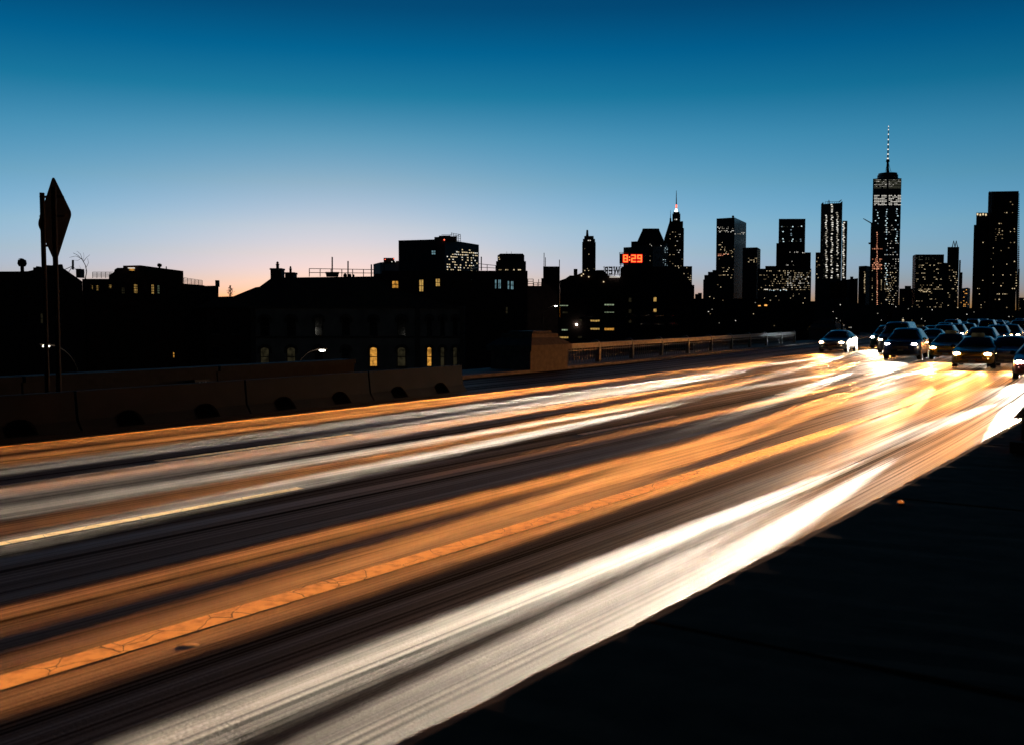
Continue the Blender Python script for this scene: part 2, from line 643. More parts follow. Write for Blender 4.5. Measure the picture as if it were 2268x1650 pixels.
# spire tower with lit crown
t = bldg('art_deco_tower', 'tall stepped tower with a lit white crown and a long needle spire', 1498, 2100, 'tower')
o, z, fr = tier(t, [(1482, 506), (1515, 506)], 2100, 'facade_brown')
o, z1, f1 = tier(t, [(1484, 491), (1513, 491)], 2102, 'facade_brown', z0=z - 1, part='setback')
o, z2, f2 = tier(t, [(1489.3, 474), (1507, 474)], 2106, 'facade_brown', z0=z1 - 1, part='setback')
o, z3, f3 = tier(t, [(1491.3, 470), (1505, 470)], 2108, 'facade_brown', z0=z2 - 1, part='setback')
o, z4, f4 = tier(t, [(1494, 463), (1501.5, 463)], 2111, 'spire_white', z0=z3, part='lit_crown', thick=8, top_scale=.55)
mast(t, 1498, 461.5, 463, 2113, 2.2, 'facade_brown', 'finial')
mast(t, 1498, 454.5, 461.5, 2113, 1.7, 'beacon_red', 'beacon')
mast(t, 1498, 423, 454.5, 2113, 1.3, 'steel', 'spire', r1=.5)
lights(t, fr, rows(1484, 1513, 3, 510, 598, 5, .16), 'win_warm')
lights(t, fr, rows(1500, 1506, 3, 520, 560, 5, .6, 1.6), 'win_white')
lights(t, f2, [(1495, 487, 2, 2), (1498.5, 487, 2, 2)], 'win_white')
t = bldg('pyramid_roof_tower', 'steep pyramid roofed tower with a thin finial beside the spire tower', 1483, 2150, 'tower')
o, z, fr = tier(t, [(1471, 530), (1490, 530)], 2150, 'facade_stone')
MB().hexa([at(1471, 530, 2150), at(1495, 530, 2150), at(1495, 530, 2185), at(1471, 530, 2185), at(1482.5, 493, 2162), at(1486, 493, 2162), at(1486, 493, 2170), at(1482.5, 493, 2170)]).build('roof', 'slate', t)
MB().tube(at(1485, 493, 2166), at(1485, 484, 2166), 2.4, 1.6, 8).build('cupola', 'slate', t)
mast(t, 1485, 466, 484, 2166, .9, 'steel', 'finial', r1=.25)
# block right of the spire tower
t = bldg('office_block', 'low office block with scattered lit windows right of the spire tower', 1524, 1800)
o, z, fr = tier(t, [(1500, 590.6), (1533, 590.6)], 1800, 'facade_stone')
tier(t, [(1533, 632), (1538, 632)], 1810, 'facade_stone', part='annex')
lights(t, fr, rows(1503, 1532, 3, 594, 632, 4.3, .38, 1.7), 'win_warm')
t = bldg('distant_block', 'small dark block low in the gap of bright sky', 1547, 2300)
tier(t, [(1539.5, 652), (1546, 652)], 2300, 'facade_stone')
tier(t, [(1546, 649.5), (1554.5, 649.5)], 2302, 'facade_stone', part='penthouse')
# tall slab with corner
t = bldg('corner_tower', 'square black tower with two sides showing and a bright band near the top', 1620, 2000, 'tower')
o, z, fr = tier(t, [(1587, 485), (1627, 482.6), (1653, 494.5)], 2000, 'facade_glass', ref=1)
MB().ellipsoid(at(1623.5, 480.5, 2020), (2.6, 2.6, 2.2)).build('roof_dome', 'galvanised', t)
MB().tube(at(1623.5, 483, 2020), at(1623.5, 480, 2020), 2.0, 1.6).build('dome_stalk', 'steel', t)
lights(t, fr, rows(1590, 1626, 3.3, 504, 507, 3, .5, 1.8, 1.4) + rows(1592, 1626, 3, 512, 517, 2.6, .55, 2.4, 1.5), 'win_white')
lights(t, fr, rows(1628, 1650, 3, 516, 519, 3, .5), 'win_white')
lights(t, fr, rows(1588, 1626, 4, 564, 567, 3, .75, 4.6, 1.6, clump=.6), 'win_orange')
lights(t, fr, rows(1590, 1626, 3.2, 538, 640, 5.2, .15, 1.8), 'win_warm')
lights(t, fr, rows(1605, 1626, 3.0, 553, 562, 3, .5, 1.8) + rows(1600, 1626, 3, 594, 612, 4, .45, 2.4), 'win_warm')
t = bldg('stepped_block', 'dark stepped masonry block left of the square tower with two sides', 1572, 1800)
o, z, fr = tier(t, [(1557.5, 620), (1587, 620)], 1800, 'facade_stone')
tier(t, [(1560, 610), (1590, 610)], 1803, 'facade_stone', z0=z - 1, part='setback')
tier(t, [(1568, 603), (1590, 603)], 1806, 'facade_stone', z0=z - 1, part='setback')
tier(t, [(1578, 599), (1592, 599)], 1808, 'facade_stone', z0=z - 1, part='penthouse')
lights(t, fr, rows(1560, 1586, 3, 622, 668, 4, .1), 'win_warm')
t = bldg('office_tower', 'medium office tower with a pale ribbed side, right of the square tower', 1668, 1900, 'tower')
o, z, fr = tier(t, [(1645, 549.5), (1677, 548.8), (1684.5, 553)], 1900, 'facade_glass', ref=1)
lights(t, fr, rows(1655, 1676, 3, 573, 581, 4, .7, 2.4), 'win_warm')
lights(t, fr, [(1679 + k % 2 * 3, 556 + 4 * (k // 2), 2.4, .7) for k in range(16)], 'win_dim')
t = bldg('glass_tower', 'flat topped dark blue glass tower with spaced white floodlights', 1755, 2300, 'tower')
o, z, fr = tier(t, [(1725, 485.6), (1784, 485.6)], 2300, 'facade_glass')
lights(t, fr, [(x + random.uniform(-1, 1), y, 2.6, 1.8) for x, y in ((1776, 502), (1752, 510), (1752, 518), (1734, 514), (1752, 522), (1734, 530), (1755, 531), (1774, 531), (1736, 536), (1755, 535), (1774, 535), (1731, 503), (1755, 503))], 'win_cool')
lights(t, fr, rows(1728, 1782, 4, 503, 535, 32, .5, 3.4, .8), 'win_dim')
t = bldg('stepped_block', 'dark stepped block in front of the flat topped blue glass tower', 1755, 2100)
o, z, fr = tier(t, [(1719.5, 539.5), (1776, 539.5)], 2100, 'facade_brown')
o, z, fr2 = tier(t, [(1775, 560), (1796, 560)], 2105, 'facade_brown', part='wing')
lights(t, fr, rows(1726, 1768, 2.6, 559.5, 562, 3, .7, 1.8, 1.4) + rows(1730, 1768, 3, 580, 588, 4, .3), 'win_white')
lights(t, fr2, [(1778, 559.8 + 1, 2, 1.4), (1782, 560.8, 2, 1.4)], 'win_white')
# broad block full of lit rows
t = bldg('broad_office_block', 'broad office block covered in rows of yellowish lit windows', 1740, 1650)
o, z, fr = tier(t, [(1678, 596), (1797, 596)], 1650, 'facade_stone')
tier(t, [(1695, 590), (1726, 590)], 1655, 'facade_stone', z0=z - 1, part='penthouse')
lights(t, fr, rows(1680, 1795, 3.1, 601, 645, 4.6, .5, 1.8, 1.2), 'win_warm')
lights(t, fr, rows(1680, 1745, 2.4, 642, 645, 3.5, .85, 2.4, 2.0) + rows(1745, 1790, 3, 605, 640, 4.6, .55, 2.2, 1.4), 'win_white')
lights(t, fr, rows(1700, 1742, 2.2, 644, 644.5, 2, .9, 2.4, 2.2), 'win_cool')
lights(t, fr, rows(1690, 1795, 3.2, 652, 700, 4.6, .16), 'win_warm')
lights(t, fr, rows(1748, 1775, 2.2, 672, 675, 3, .8, 1.8, 1.8), 'win_warm')
# glazed tower with column lights
t = bldg('floodlit_tower', 'tall tower with bright vertical columns of floor lights and jagged crown', 1845, 1900, 'tower')
o, z, fr = tier(t, [(1818.5, 453), (1866, 450)], 1900, 'facade_concrete')
o, z2, frr = tier(t, [(1866, 490), (1877, 490)], 1903, 'facade_concrete', part='wing')
o, z3, frl = tier(t, [(1806.5, 560), (1819, 560)], 1903, 'facade_concrete', part='wing')
MB().hexa([at(1818.5, 453, 1900), at(1824, 453, 1900), at(1824, 453, 1930), at(1818.5, 453, 1930), at(1822.6, 449, 1902), at(1824, 449.5, 1902), at(1824, 449.5, 1930), at(1822.6, 449, 1930)]).build('parapet_fin', 'facade_concrete', t)
MB().hexa([at(1860, 451, 1900), at(1866, 451, 1900), at(1866, 451, 1930), at(1860, 451, 1930), at(1864.6, 447, 1902), at(1866, 447, 1902), at(1866, 447, 1930), at(1864.6, 447, 1930)]).build('parapet_fin', 'facade_concrete', t)
rl = MB()
for x in range(1828, 1860, 5):
    rl.tube(at(x, 452, 1915), at(x, 447.4, 1915), .35, n=4)
rl.tube(at(1828, 447.6, 1915), at(1862, 447.6, 1915), .35, n=4)
rl.build('roof_rail', 'steel', t)
mast(t, 1836, 444, 452, 1915, .8, name='roof_hoist')
MB().tube(at(1858, 448, 1915), at(1864, 443.5, 1915), .8, n=5).build('roof_hoist', 'steel', t)
cols = []
for cx, y0 in ((1830.5, 474), (1842.5, 454), (1855, 472)):
    y = y0
    while y < 617:
        if random.random() < .93:
            cols.append((cx + random.uniform(-1.6, 1.6), y, random.uniform(2.0, 4.2), 1.9))
        y += 4.05
lights(t, fr, cols, 'win_white')
y = 494
cr = []
while y < 618:
    cr.append((1868.5 + random.uniform(-1.5, 1.5), y, 3.4, 2.0))
    y += 4.05
lights(t, frr, cr, 'win_white')
lights(t, frl, rows(1809, 1817, 3, 572, 616, 4, .35, 1.8), 'win_warm')
lights(t, fr, rows(1822, 1864, 3, 480, 618, 4.05, .3, 2.2, .7), 'win_dim')
floors(t, fr, at(1840, 618, 1900).z, z - 4, 3.6, 'steel')
t = bldg('stepped_block', 'dark low block between the floodlit tower and the tallest tower', 1886, 2000)
tier(t, [(1860, 622), (1900.5, 617)], 2000, 'facade_stone', ref=0)
tier(t, [(1883, 613.5), (1890, 613.5)], 2004, 'facade_stone', part='penthouse')
t = bldg('narrow_tower', 'narrow brown tower with one column of lights left of the tallest tower', 1916, 1950, 'tower')
o, z, fr = tier(t, [(1902, 590.5), (1918, 589.5), (1929, 591)], 1950, 'facade_brown', ref=1)
lights(t, fr, [(1915 + random.uniform(-.8, .8), 603 + 3.3 * k, 1.7, 1.5) for k in range(15)], 'win_warm')
# tallest tower
t = bldg('tallest_tower', 'tallest glass tower with a ringed roof and a lit needle mast', 1965, 2600, 'skyscraper')
o, z, fr = tier(t, [(1933.6, 397), (1968, 393.5), (1996.7, 396)], 2600, 'facade_glass', ref=1, thick=60)
c = at(1966, 392, 2625)
rg = MB()
for rr, z0, z1 in ((26.5, z, z + 4), (26.5, z + 6, z + 8), (24, z + 8, z + 13)):
    n = 24
    ring = [(c.x + rr * math.cos(6.2832 * i / n), c.y + rr * math.sin(6.2832 * i / n)) for i in range(n)]
    rg.prism(ring, z0 + .5, z1 + .5)
rg.build('roof_ring', 'steel', t)
cz = at(1965.5, 383, 2625).z
MB().tube((c.x - .5, c.y, z + 13), (c.x - .5, c.y, at(1965.5, 357, 2625).z), 4.0, 3.0, 8).build('mast_base', 'steel', t)
ztip, zb0 = at(1965.8, 279.5, 2625).z, at(1965.8, 357, 2625).z
MB().tube((c.x - .5, c.y, zb0), (c.x - .5, c.y, ztip), 2.2, .7, 8).build('mast', 'steel', t)
MB().tube((c.x - .5, c.y, zb0 - 3), (c.x - .5, c.y, zb0 + 3), 5.0, 4.2, 10).build('mast_collar', 'steel', t)
for k, yy in enumerate((352, 342.5, 332, 321, 310, 298.5, 288, 281)):
    p = at(1965.8, yy, 2625)
    MB().tube((c.x - .5, c.y, p.z - 1.6), (c.x - .5, c.y, p.z + 1.6), 2.3 - .18 * k, n=8).build('mast_light', 'win_white', t)
for sx in (-1, -.4, .4, 1):
    MB().tube((c.x + sx * 9, c.y - 3, z + 13), (c.x - .5, c.y, zb0), .5, n=4).build('guy_rod', 'steel', t)
lights(t, fr, [(1936 + 4 * i + 2, 399.5 + 3.5 * j, 3.6, 1.0) for j in range(6) for i in range(15) if i != 7 and random.random() < .93], 'win_dim', 'lit_band')
lights(t, fr, [(1936 + 4 * i + 2, 399.5 + 3.5 * j, 3.2, .8) for j in range(5) for i in range(15) if i != 7 and random.random() < .5], 'win_white', 'lit_band')
lights(t, fr, [(1936 + 4 * i + 2, 434 + 3.4 * j, 3.2, .9) for j in range(7) for i in range(15) if i != 7 and random.random() < .8], 'win_white', 'lit_band')
lights(t, fr, [(1963 + random.uniform(-2, 2), 465 + 5.0 * k, 2.4, 1.9) for k in range(34) if random.random() < .8] +
       [(1986 + random.uniform(-3, 3), 464 + 5.0 * k, 2.4, 1.9) for k in range(20) if random.random() < .85] +
       [(1942 + random.uniform(-3, 6), 466 + 6 * k, 2.0, 1.7) for k in range(6)], 'win_cool')
lights(t, fr, rows(1960, 1994, 3, 500, 690, 5, .3, 2.0, 1.2), 'win_white')
lights(t, fr, rows(1960, 1985, 2.4, 600, 692, 4.6, .5, 2.0, 1.2), 'win_warm')
floors(t, fr, at(1966, 690, 2600).z, z - 2, 12.0, 'steel', hgt=.8)
# tower under construction
t = bldg('unfinished_tower', 'unfinished tower with reddish work lights and a crane, overlapping the tallest tower', 1944, 1900, 'tower')
o, z, fr = tier(t, [(1928.5, 504), (1958, 504)], 1900, 'facade_concrete')
lights(t, fr, [(1942.5 + random.uniform(-.5, .5), 516 + 4.3 * k, 1.7, 2.0) for k in range(38)], 'win_orange')
lights(t, fr, [(x, 552, 1.8, 1.6) for x in (1933, 1937, 1940, 1946, 1950, 1953)] + [(1933 + 3.2 * (k % 7), 575 + 4.2 * (k // 7), 1.8, 2.2) for k in range(42) if random.random() < .72], 'win_orange')
lights(t, fr, rows(1932, 1955, 10, 600, 690, 4.3, .6, 1.6, 1.6), 'win_warm')
cr = MB().tube(at(1930, 505, 1905), at(1930, 494, 1905), 1.2, n=5)
cr.tube(at(1933, 497, 1905), at(1912, 485, 1905), 1.3, .7, n=4).tube(at(1930, 494, 1905), at(1920, 489.5, 1905), .3, n=4)
cr.build('crane', 'steel', t)
MB().hexa([at(1923, 538, 1895), at(1929, 538, 1895), at(1929, 538, 1905), at(1923, 538, 1905), at(1924, 542, 1895), at(1929, 542, 1895), at(1929, 542, 1905), at(1924, 542, 1905)][4:] + [at(1923, 538, 1895), at(1929, 538, 1895), at(1929, 538, 1905), at(1923, 538, 1905)]).build('hoist_cage', 'steel', t)
t = bldg('low_block', 'low dark block just right of the tallest tower', 2008, 1800)
o, z, fr = tier(t, [(1992, 640), (2025, 640)], 1800, 'facade_stone')
tier(t, [(2004, 634), (2018, 634)], 1804, 'facade_stone', z0=z - 1, part='penthouse')
lights(t, fr, rows(1998, 2003, 3, 662, 700, 4, .6, 2, 1.6), 'win_warm')
t = bldg('ribbed_glass_block', 'boxy glass block with thin ribs on its left side and lit floors', 2055, 1700)
o, z, fr = tier(t, [(2021.6, 567), (2028, 564.5), (2091, 564.5)], 1700, 'facade_glass', ref=1)
floors(t, fr[:2], at(2025, 640, 1700).z, z - 1, 3.1, 'galvanised', 'rib', .5, .8)
lights(t, fr, rows(2030, 2089, 3, 569, 576, 3.5, .35, 2.6, 1), 'win_dim')
lights(t, fr, rows(2030, 2089, 3, 584, 690, 4.4, .33, 2.4, 1.3, clump=.55), 'win_warm')
lights(t, fr, rows(2036, 2066, 2.6, 644, 647, 3, .9, 3, 1.6), 'win_warm')
t = bldg('twin_mast_tower', 'dark stepped tower topped by a pair of pointed frames', 2112, 1800, 'tower')
o, z, fr = tier(t, [(2090, 583), (2099, 583)], 1802, 'facade_stone', part='wing')
o, z, fr = tier(t, [(2098.7, 548), (2124.5, 548)], 1800, 'facade_stone')
tier(t, [(2124.5, 577), (2128, 577)], 1803, 'facade_stone', part='wing')
tier(t, [(2124.5, 604), (2132, 604)], 1806, 'facade_stone', part='wing')
sp = MB()
for a, b in ((2109, 2115.5), (2115, 2121)):
    m_ = (a + b) / 2
    sp.tube(at(a, 549, 1815), at(m_, 534, 1815), .9, .5, 4).tube(at(b, 549, 1815), at(m_, 534, 1815), .9, .5, 4)
sp.build('roof_frame', 'steel', t)
lights(t, fr, rows(2100, 2123, 3, 590, 690, 4.6, .3, 2.0), 'win_warm')
t = bldg('apartment_block', 'short reddish apartment block at the edge of the narrow sky gap', 2138, 1500)
o, z, fr = tier(t, [(2127, 640), (2143, 638), (2149, 640)], 1500, 'facade_brown', ref=1)
lights(t, fr, rows(2129, 2147, 3, 643, 690, 4, .35, 1.8), 'win_amber')
t = bldg('rippled_twin_tower', 'tall rippled apartment tower at the right edge with a lit lower shoulder', 2205, 1350, 'tower')
o, z, fr = tier(t, [(2189, 427), (2200, 425), (2256.5, 424)], 1350, 'facade_brown', ref=1)
o, z2, fr2 = tier(t, [(2162.5, 472), (2189, 472)], 1352, 'facade_brown', part='shoulder')
o, z3, fr3 = tier(t, [(2157, 499), (2163, 499)], 1354, 'facade_brown', part='shoulder')
tier(t, [(2256, 546), (2257.5, 546)], 1354, 'facade_brown', part='shoulder')
tier(t, [(2256, 596), (2258.6, 596)], 1356, 'facade_brown', part='shoulder')
lights(t, fr2, [(2165 + 6.2 * k, 475.5 + (k % 2), 3.0, 4.2) for k in range(4)], 'win_warm', 'lit_crown_window')
lights(t, fr, rows(2192, 2254, 4.2, 436, 692, 6.0, .14, 2.2, 1.7), 'win_warm')
lights(t, fr, rows(2203, 2226, 3.4, 508, 535, 4.2, .45, 2.4, 1.6), 'win_warm')
lights(t, fr2, rows(2165, 2187, 4, 490, 692, 6, .14, 2.0, 1.6), 'win_warm')
rp = MB()
for k in range(13):
    x = 2192 + 5 * k
    rp.tube(at(x, 690, 1349.5), at(x, 425, 1349.5), 1.15, n=5)
rp.build('ripple', 'facade_brown', t, kind='stuff')
bz = MB()
for k in range(62):
    y = 430 + 4.25 * k
    bz.tube(at(2256.3, y, 1362), at(2256.3, y + 2.2, 1362), 1.1, n=5)
bz.build('balcony', 'facade_brown', t, kind='stuff')
t = bldg('low_block', 'low dark block cut by the right edge of the photo', 2270, 1200)
o, z, fr = tier(t, [(2257, 660), (2290, 660)], 1200, 'facade_stone')
lights(t, fr, rows(2259, 2268, 3, 664, 690, 5, .2), 'win_warm')

# --- near-shore blocks under the skyline
for lab, x0, x1, y, dep, pr, m_ in (
        ('long dark warehouse behind the railing, below the square corner tower', 1534, 1700, 662, 420, .006, 'dark_brick'),
        ('dark warehouse with a line of small lights below the broad lit office block', 1700, 1806, 668, 470, .012, 'dark_brick'),
        ('dark waterfront block with a few lights below the floodlit tower', 1806, 1905, 672, 620, .035, 'facade_stone'),
        ('low waterfront block with bright lamps below the tallest tower', 1905, 2030, 676, 700, .045, 'facade_stone'),
        ('low waterfront block with scattered lights below the ribbed glass block', 2030, 2160, 683, 700, .045, 'facade_stone'),
        ('low waterfront block at the foot of the rippled tower', 2160, 2300, 688, 700, .05, 'facade_stone')):
    t = bldg('waterfront_block', lab, (x0 + x1) / 2, dep)
    o, z, fr = tier(t, [(x0, y), (x1, y)], dep, m_, thick=30)
    lights(t, fr, rows(x0 + 3, x1 - 3, 4, y + 4, 728, 5, pr, 2.0, 1.6), 'win_white', proud=.1)
    lights(t, fr, rows(x0 + 3, x1 - 3, 4, y + 4, 728, 5, pr * .6, 2.0, 1.6), 'win_warm', proud=.1)
    if x0 == 1905:
        lights(t, fr, [(2000, 709 + 3.2 * k, 3.6, 2) for k in range(7)], 'win_warm', 'lamp_stack', proud=.1)
    if x0 == 1534:
        lights(t, fr, [(1682, 678, 5, 2), (1704 - 8, 677, 6, 3)], 'win_amber', proud=.1)


# --- windows of the nearer houses: one part each
def sash(root, x0, x1, y0, y1, dep, pane, arched=False, bars=(1, 1), frame='trim', sill=True, hood=False, off=0.0):
    """a sash window standing on a wall that faces the camera at depth dep"""
    a, b = at(x0, y1, dep), at(x1, y0, dep)
    k = dep / FPX
    X0, X1, Z0, Z1 = a.x, b.x, a.z, b.z
    w, h = X1 - X0, Z1 - Z0
    fw = max(.06, .07 * w)
    yf = dep - .14 - off
    n = 8
    rise = .5 * w * .6 if arched else 0.0
    zs = Z1 - rise
    def arch(x0_, x1_, z_, r_):
        return [((x0_ + x1_) / 2 + (x1_ - x0_) / 2 * math.cos(math.pi * i / n), z_ + r_ * math.sin(math.pi * i / n)) for i in range(n + 1)] if arched else [(x1_, z_), (x0_, z_)]
    outer = [(X0, Z0), (X1, Z0)] + arch(X0, X1, zs, rise)
    inner = [(X0 + fw, Z0 + fw), (X1 - fw, Z0 + fw)] + arch(X0 + fw, X1 - fw, zs - (0 if arched else fw), rise - (fw if arched else 0))
    m = MB()
    no = len(outer)
    vs = [(x, yf, z) for x, z in outer] + [(x, yf, z) for x, z in inner] + [(x, dep + .01, z) for x, z in outer] + [(x, dep + .01, z) for x, z in inner]
    fs = []
    for i in range(no):
        j = (i + 1) % no
        fs += [(i, j, no + j, no + i), (no + i, no + j, 3 * no + j, 3 * no + i), (j, i, 2 * no + i, 2 * no + j)]
    m.add(vs, fs)
    bw = .03 if w < 1.5 else .05
    for i in range(bars[0]):
        xc = X0 + w * (i + 1) / (bars[0] + 1)
        m.box(xc - bw, xc + bw, yf + .03, dep - .03 - off, Z0 + fw, zs if arched else Z1 - fw)
    for i in range(bars[1]):
        zc = Z0 + h * (i + 1) / (bars[1] + 1)
        m.box(X0 + fw * .6, X1 - fw * .6, yf + .025, dep - .025 - off, zc - bw * 1.3, zc + bw * 1.3)
    win = m.build('window', frame, root)
    MB().add([(x, dep - .04 - off, z) for x, z in inner], [tuple(range(no))]).build('pane', pane, win)
    if sill:
        MB().box(X0 - .1, X1 + .1, yf - .1, dep + .01, Z0 - .14, Z0 - .005).build('sill', frame, win)
    if hood:
        hb = MB()
        ho = [(X1 + .22, zs - .35)] + arch(X0 - .22, X1 + .22, zs, rise + .28) + [(X0 - .22, zs - .35)]
        hi = [(X1 + .01, zs - .35)] + arch(X0 - .01, X1 + .01, zs, rise + .02) + [(X0 - .01, zs - .35)]
        nh = len(ho)
        vs = [(x, yf - .1, z) for x, z in ho] + [(x, yf - .1, z) for x, z in hi] + [(x, dep + .01, z) for x, z in ho] + [(x, dep + .01, z) for x, z in hi]
        fs = []
        for i in range(nh - 1):
            fs += [(i, i + 1, nh + i + 1, nh + i), (i + 1, i, 2 * nh + i, 2 * nh + i + 1), (nh + i, nh + i + 1, 3 * nh + i + 1, 3 * nh + i)]
        hb.add(vs, fs)
        hb.build('hood', frame, win)
    return win


def wall_block(root, x0, x1, y0, dep, thick, mat, part='wall', z0=None, y1=None):
    a, b = at(x0, y0, dep), at(x1, y0, dep)
    zb = GROUND if z0 is None and y1 is None else (at(x0, y1, dep).z if y1 is not None else z0)
    k = (dep + thick) / dep
    return MB().prism([(a.x, dep), (b.x, dep), (b.x * k, dep + thick), (a.x * k, dep + thick)], zb, a.z).build(part, mat, root)


def outline_block(root, pts, dep, thick, mat, part='wall', base=None):
    """a block whose skyline steps through pixels; base given as a pixel row or the ground"""
    P = [at(x, y, dep) for x, y in pts]
    zb = GROUND if base is None else at(pts[0][0], base, dep).z
    n = len(P)
    m = MB()
    vs = [(p.x, dep, p.z) for p in P] + [(P[-1].x, dep, zb), (P[0].x, dep, zb)]
    vs2 = [(x * (dep + thick) / dep, dep + thick, z) for x, y, z in vs]
    k = n + 2
    m.add(vs + vs2, [tuple(range(k))[::-1], tuple(range(k, 2 * k))] + [(i, (i + 1) % k, k + (i + 1) % k, k + i) for i in range(k)])
    return m.build(part, mat, root)


def railing(root, x0, x1, yt0, yt1, yb0, yb1, dep, nposts, nrails, dep1=None, r=.035, name='roof_railing'):
    """a roof railing: each post and rail a piece of its own"""
    dep1 = dep1 or dep
    for i in range(nposts):
        u = i / max(1, nposts - 1)
        x, d_ = x0 + (x1 - x0) * u, dep + (dep1 - dep) * u
        MB().tube(at(x, yb0 + (yb1 - yb0) * u, d_), at(x, yt0 + (yt1 - yt0) * u, d_), r, n=5).build('railing_post', 'steel', root)
    for j in range(nrails):
        v = j / nrails
        MB().tube(at(x0, yt0 + (yb0 - yt0) * v, dep), at(x1, yt1 + (yb1 - yt1) * v, dep1), r * .8, n=5).build('railing_bar', 'steel', root)


# --- big office block left of centre
t = bldg('slab_block', 'big dark slab block with a rooftop frame and many lit windows on its right side', 960, 420)
o, z, fr = tier(t, [(882.6, 533.5), (985, 530.5), (1060.6, 543)], 420, 'facade_concrete', ref=1, thick=30)
d0 = fr[1].y
tier(t, [(962, 526), (1012, 524)], d0 + 8, 'facade_concrete', z0=z - .3, thick=12, part='penthouse')
tier(t, [(972, 523), (998, 522.5)], d0 + 9, 'facade_concrete', z0=z - .3, thick=9, part='penthouse')
fm = MB()
for i, x in enumerate((1000, 1005, 1010, 1015, 1020)):
    fm.tube(at(x, 536, d0 + 10), at(x, 516 + i * 1.1, d0 + 10), .1, n=4)
for y in (517, 521, 526, 531):
    fm.tube(at(1000, y, d0 + 10), at(1020, y + 3.5, d0 + 10), .08, n=4)
fm.tube(at(1000, 532, d0 + 10), at(1020, 519, d0 + 10), .07, n=4).tube(at(978, 521, d0 + 10), at(1001, 521, d0 + 10), .09, n=4)
fm.build('antenna_frame', 'steel', t)
MB().ellipsoid(at(984, 532, d0 - .3), (.28, .28, .3)).build('warning_light', 'beacon_red', t)
for k in range(9):
    y = 552 + k * 5.7
    for i in range(17):
        x = 991 + i * 4.1
        pr = (.1 if k < 1 else .85 if k < 3 and x > 1012 else .5 if x < 1015 else .42)
        if random.random() < pr:
            lights(t, fr, [(x + random.uniform(-.4, .4), y + (x - 991) * .055 + random.uniform(-.3, .3), random.uniform(1.6, 3.0), random.uniform(1.2, 2.2))],
                   'win_warm' if random.random() < .8 else 'win_white', 'window_pane', .05)['kind'] = 'structure'
for o_ in list(t.children):
    if o_.name.startswith('window_pane') and 'kind' in o_:
        del o_['kind']
sash(t, 957, 966, 556.5, 566, min(f.y for f in fr) + 6.0 if False else 424.5, 'room_cyan', bars=(1, 1), off=3.2)
# set-back block behind it
t = bldg('stepped_block', 'low block with tiny roof lights left of the big slab block', 850, 460)
o, z, fr = tier(t, [(827, 586), (842, 582), (884, 578.5)], 460, 'facade_concrete', ref=2, thick=25)
tier(t, [(849.6, 572), (873.3, 572)], 462, 'facade_concrete', z0=z - .5, thick=10, part='penthouse')
for x, y, m_ in ((853, 575.5, 'beacon_red'), (868, 580.5, 'win_white'), (876, 580.5, 'win_white'), (872, 574, 'beacon_red')):
    MB().ellipsoid(at(x, y, 459), (.22, .22, .22), 8, 5).build('roof_light', m_, t)
for x in (828, 851):
    MB().tube(at(x, 586, 459.2), at(x, 612, 459.2), .18, n=5).build('corner_pipe', 'galvanised', t)
# round-shouldered block
t = bldg('chamfered_block', 'flat topped block with chamfered shoulders and one long lit row', 1132, 700)
o, z, fr = tier(t, [(1098.6, 579.5), (1165, 579.5)], 700, 'facade_stone', thick=30)
o, z2, fr2 = tier(t, [(1102, 566), (1161.4, 566)], 701, 'facade_stone', z0=z - 1, thick=26, part='setback')
MB().hexa([Vector((p.x, p.y, z2 - .3)) for p in (at(1102, 566, 701), at(1161.4, 566, 701), at(1161.4, 566, 726), at(1102, 566, 726))] +
          [at(1108, 562.6, 702), at(1158, 562.6, 702), at(1158, 562.6, 724), at(1108, 562.6, 724)]).build('crown', 'facade_stone', t)
tier(t, [(1165, 601.5), (1168.6, 601.5)], 702, 'facade_stone', thick=20, part='wing')
for x in (1122.5, 1132.5):
    mast(t, x, 558, 563, 705, .12, name='roof_davit')
lights(t, fr, rows(1106, 1156, 3.6, 598.5, 600, 3, .85, 3.4, 1.8), 'win_warm')
lights(t, fr2, rows(1132, 1152, 4, 582.5, 584, 3, .6, 3, 1.3) + [(1105, 571, 2, 1.2), (1106, 575, 2, 1.2)], 'win_warm')

# --- terrace with warm attic windows (behind the pale house)
DE = 135
t = bldg('brick_terrace', 'dark brick terrace behind the pale house with yellow and bluish attic windows', 1010, DE)
wall_block(t, 846, 1168, 600.5, DE, 14, 'brick')
wall_block(t, 829, 846, 607, DE + 1, 12, 'brick', 'annex')
for x0, x1, y0, y1, pn in ((868, 883, 622.5, 639.5, 'room_amber'), (928, 938.5, 619.5, 647, 'room_yellow'), (964.5, 975, 617.5, 635.5, 'room_yellow'),
                           (909, 919, 621, 640, 'dark_glass'), (1095.5, 1100.5, 619.5, 640.5, 'room_cyan'), (1103, 1110, 619.5, 640.5, 'room_cyan'),
                           (1123.5, 1128.5, 622.5, 642, 'room_cyan'), (1131, 1138, 623, 642.5, 'room_cyan'), (1000, 1010, 620, 640, 'dark_glass'), (1040, 1050, 620, 640, 'dark_glass'),
                           (1119.5, 1125, 680, 696, 'room_dim'), (1138, 1146, 682, 710, 'dark_glass'), (1160, 1166, 684, 712, 'dark_glass')):
    sash(t, x0, x1, y0, y1, DE, pn, bars=(1, 1) if x1 - x0 > 6 else (0, 1), sill=True)
railing(t, 1060, 1098, 585, 589, 600.3, 600.3, DE + 1, 3, 2, r=.05)
mast(t, 1066, 569.5, 600, DE + 1, .09, name='vent_pipe')
railing(t, 1044, 1060, 592, 585, 600.3, 600.3, DE + 6, 2, 2, DE + 1, r=.05)
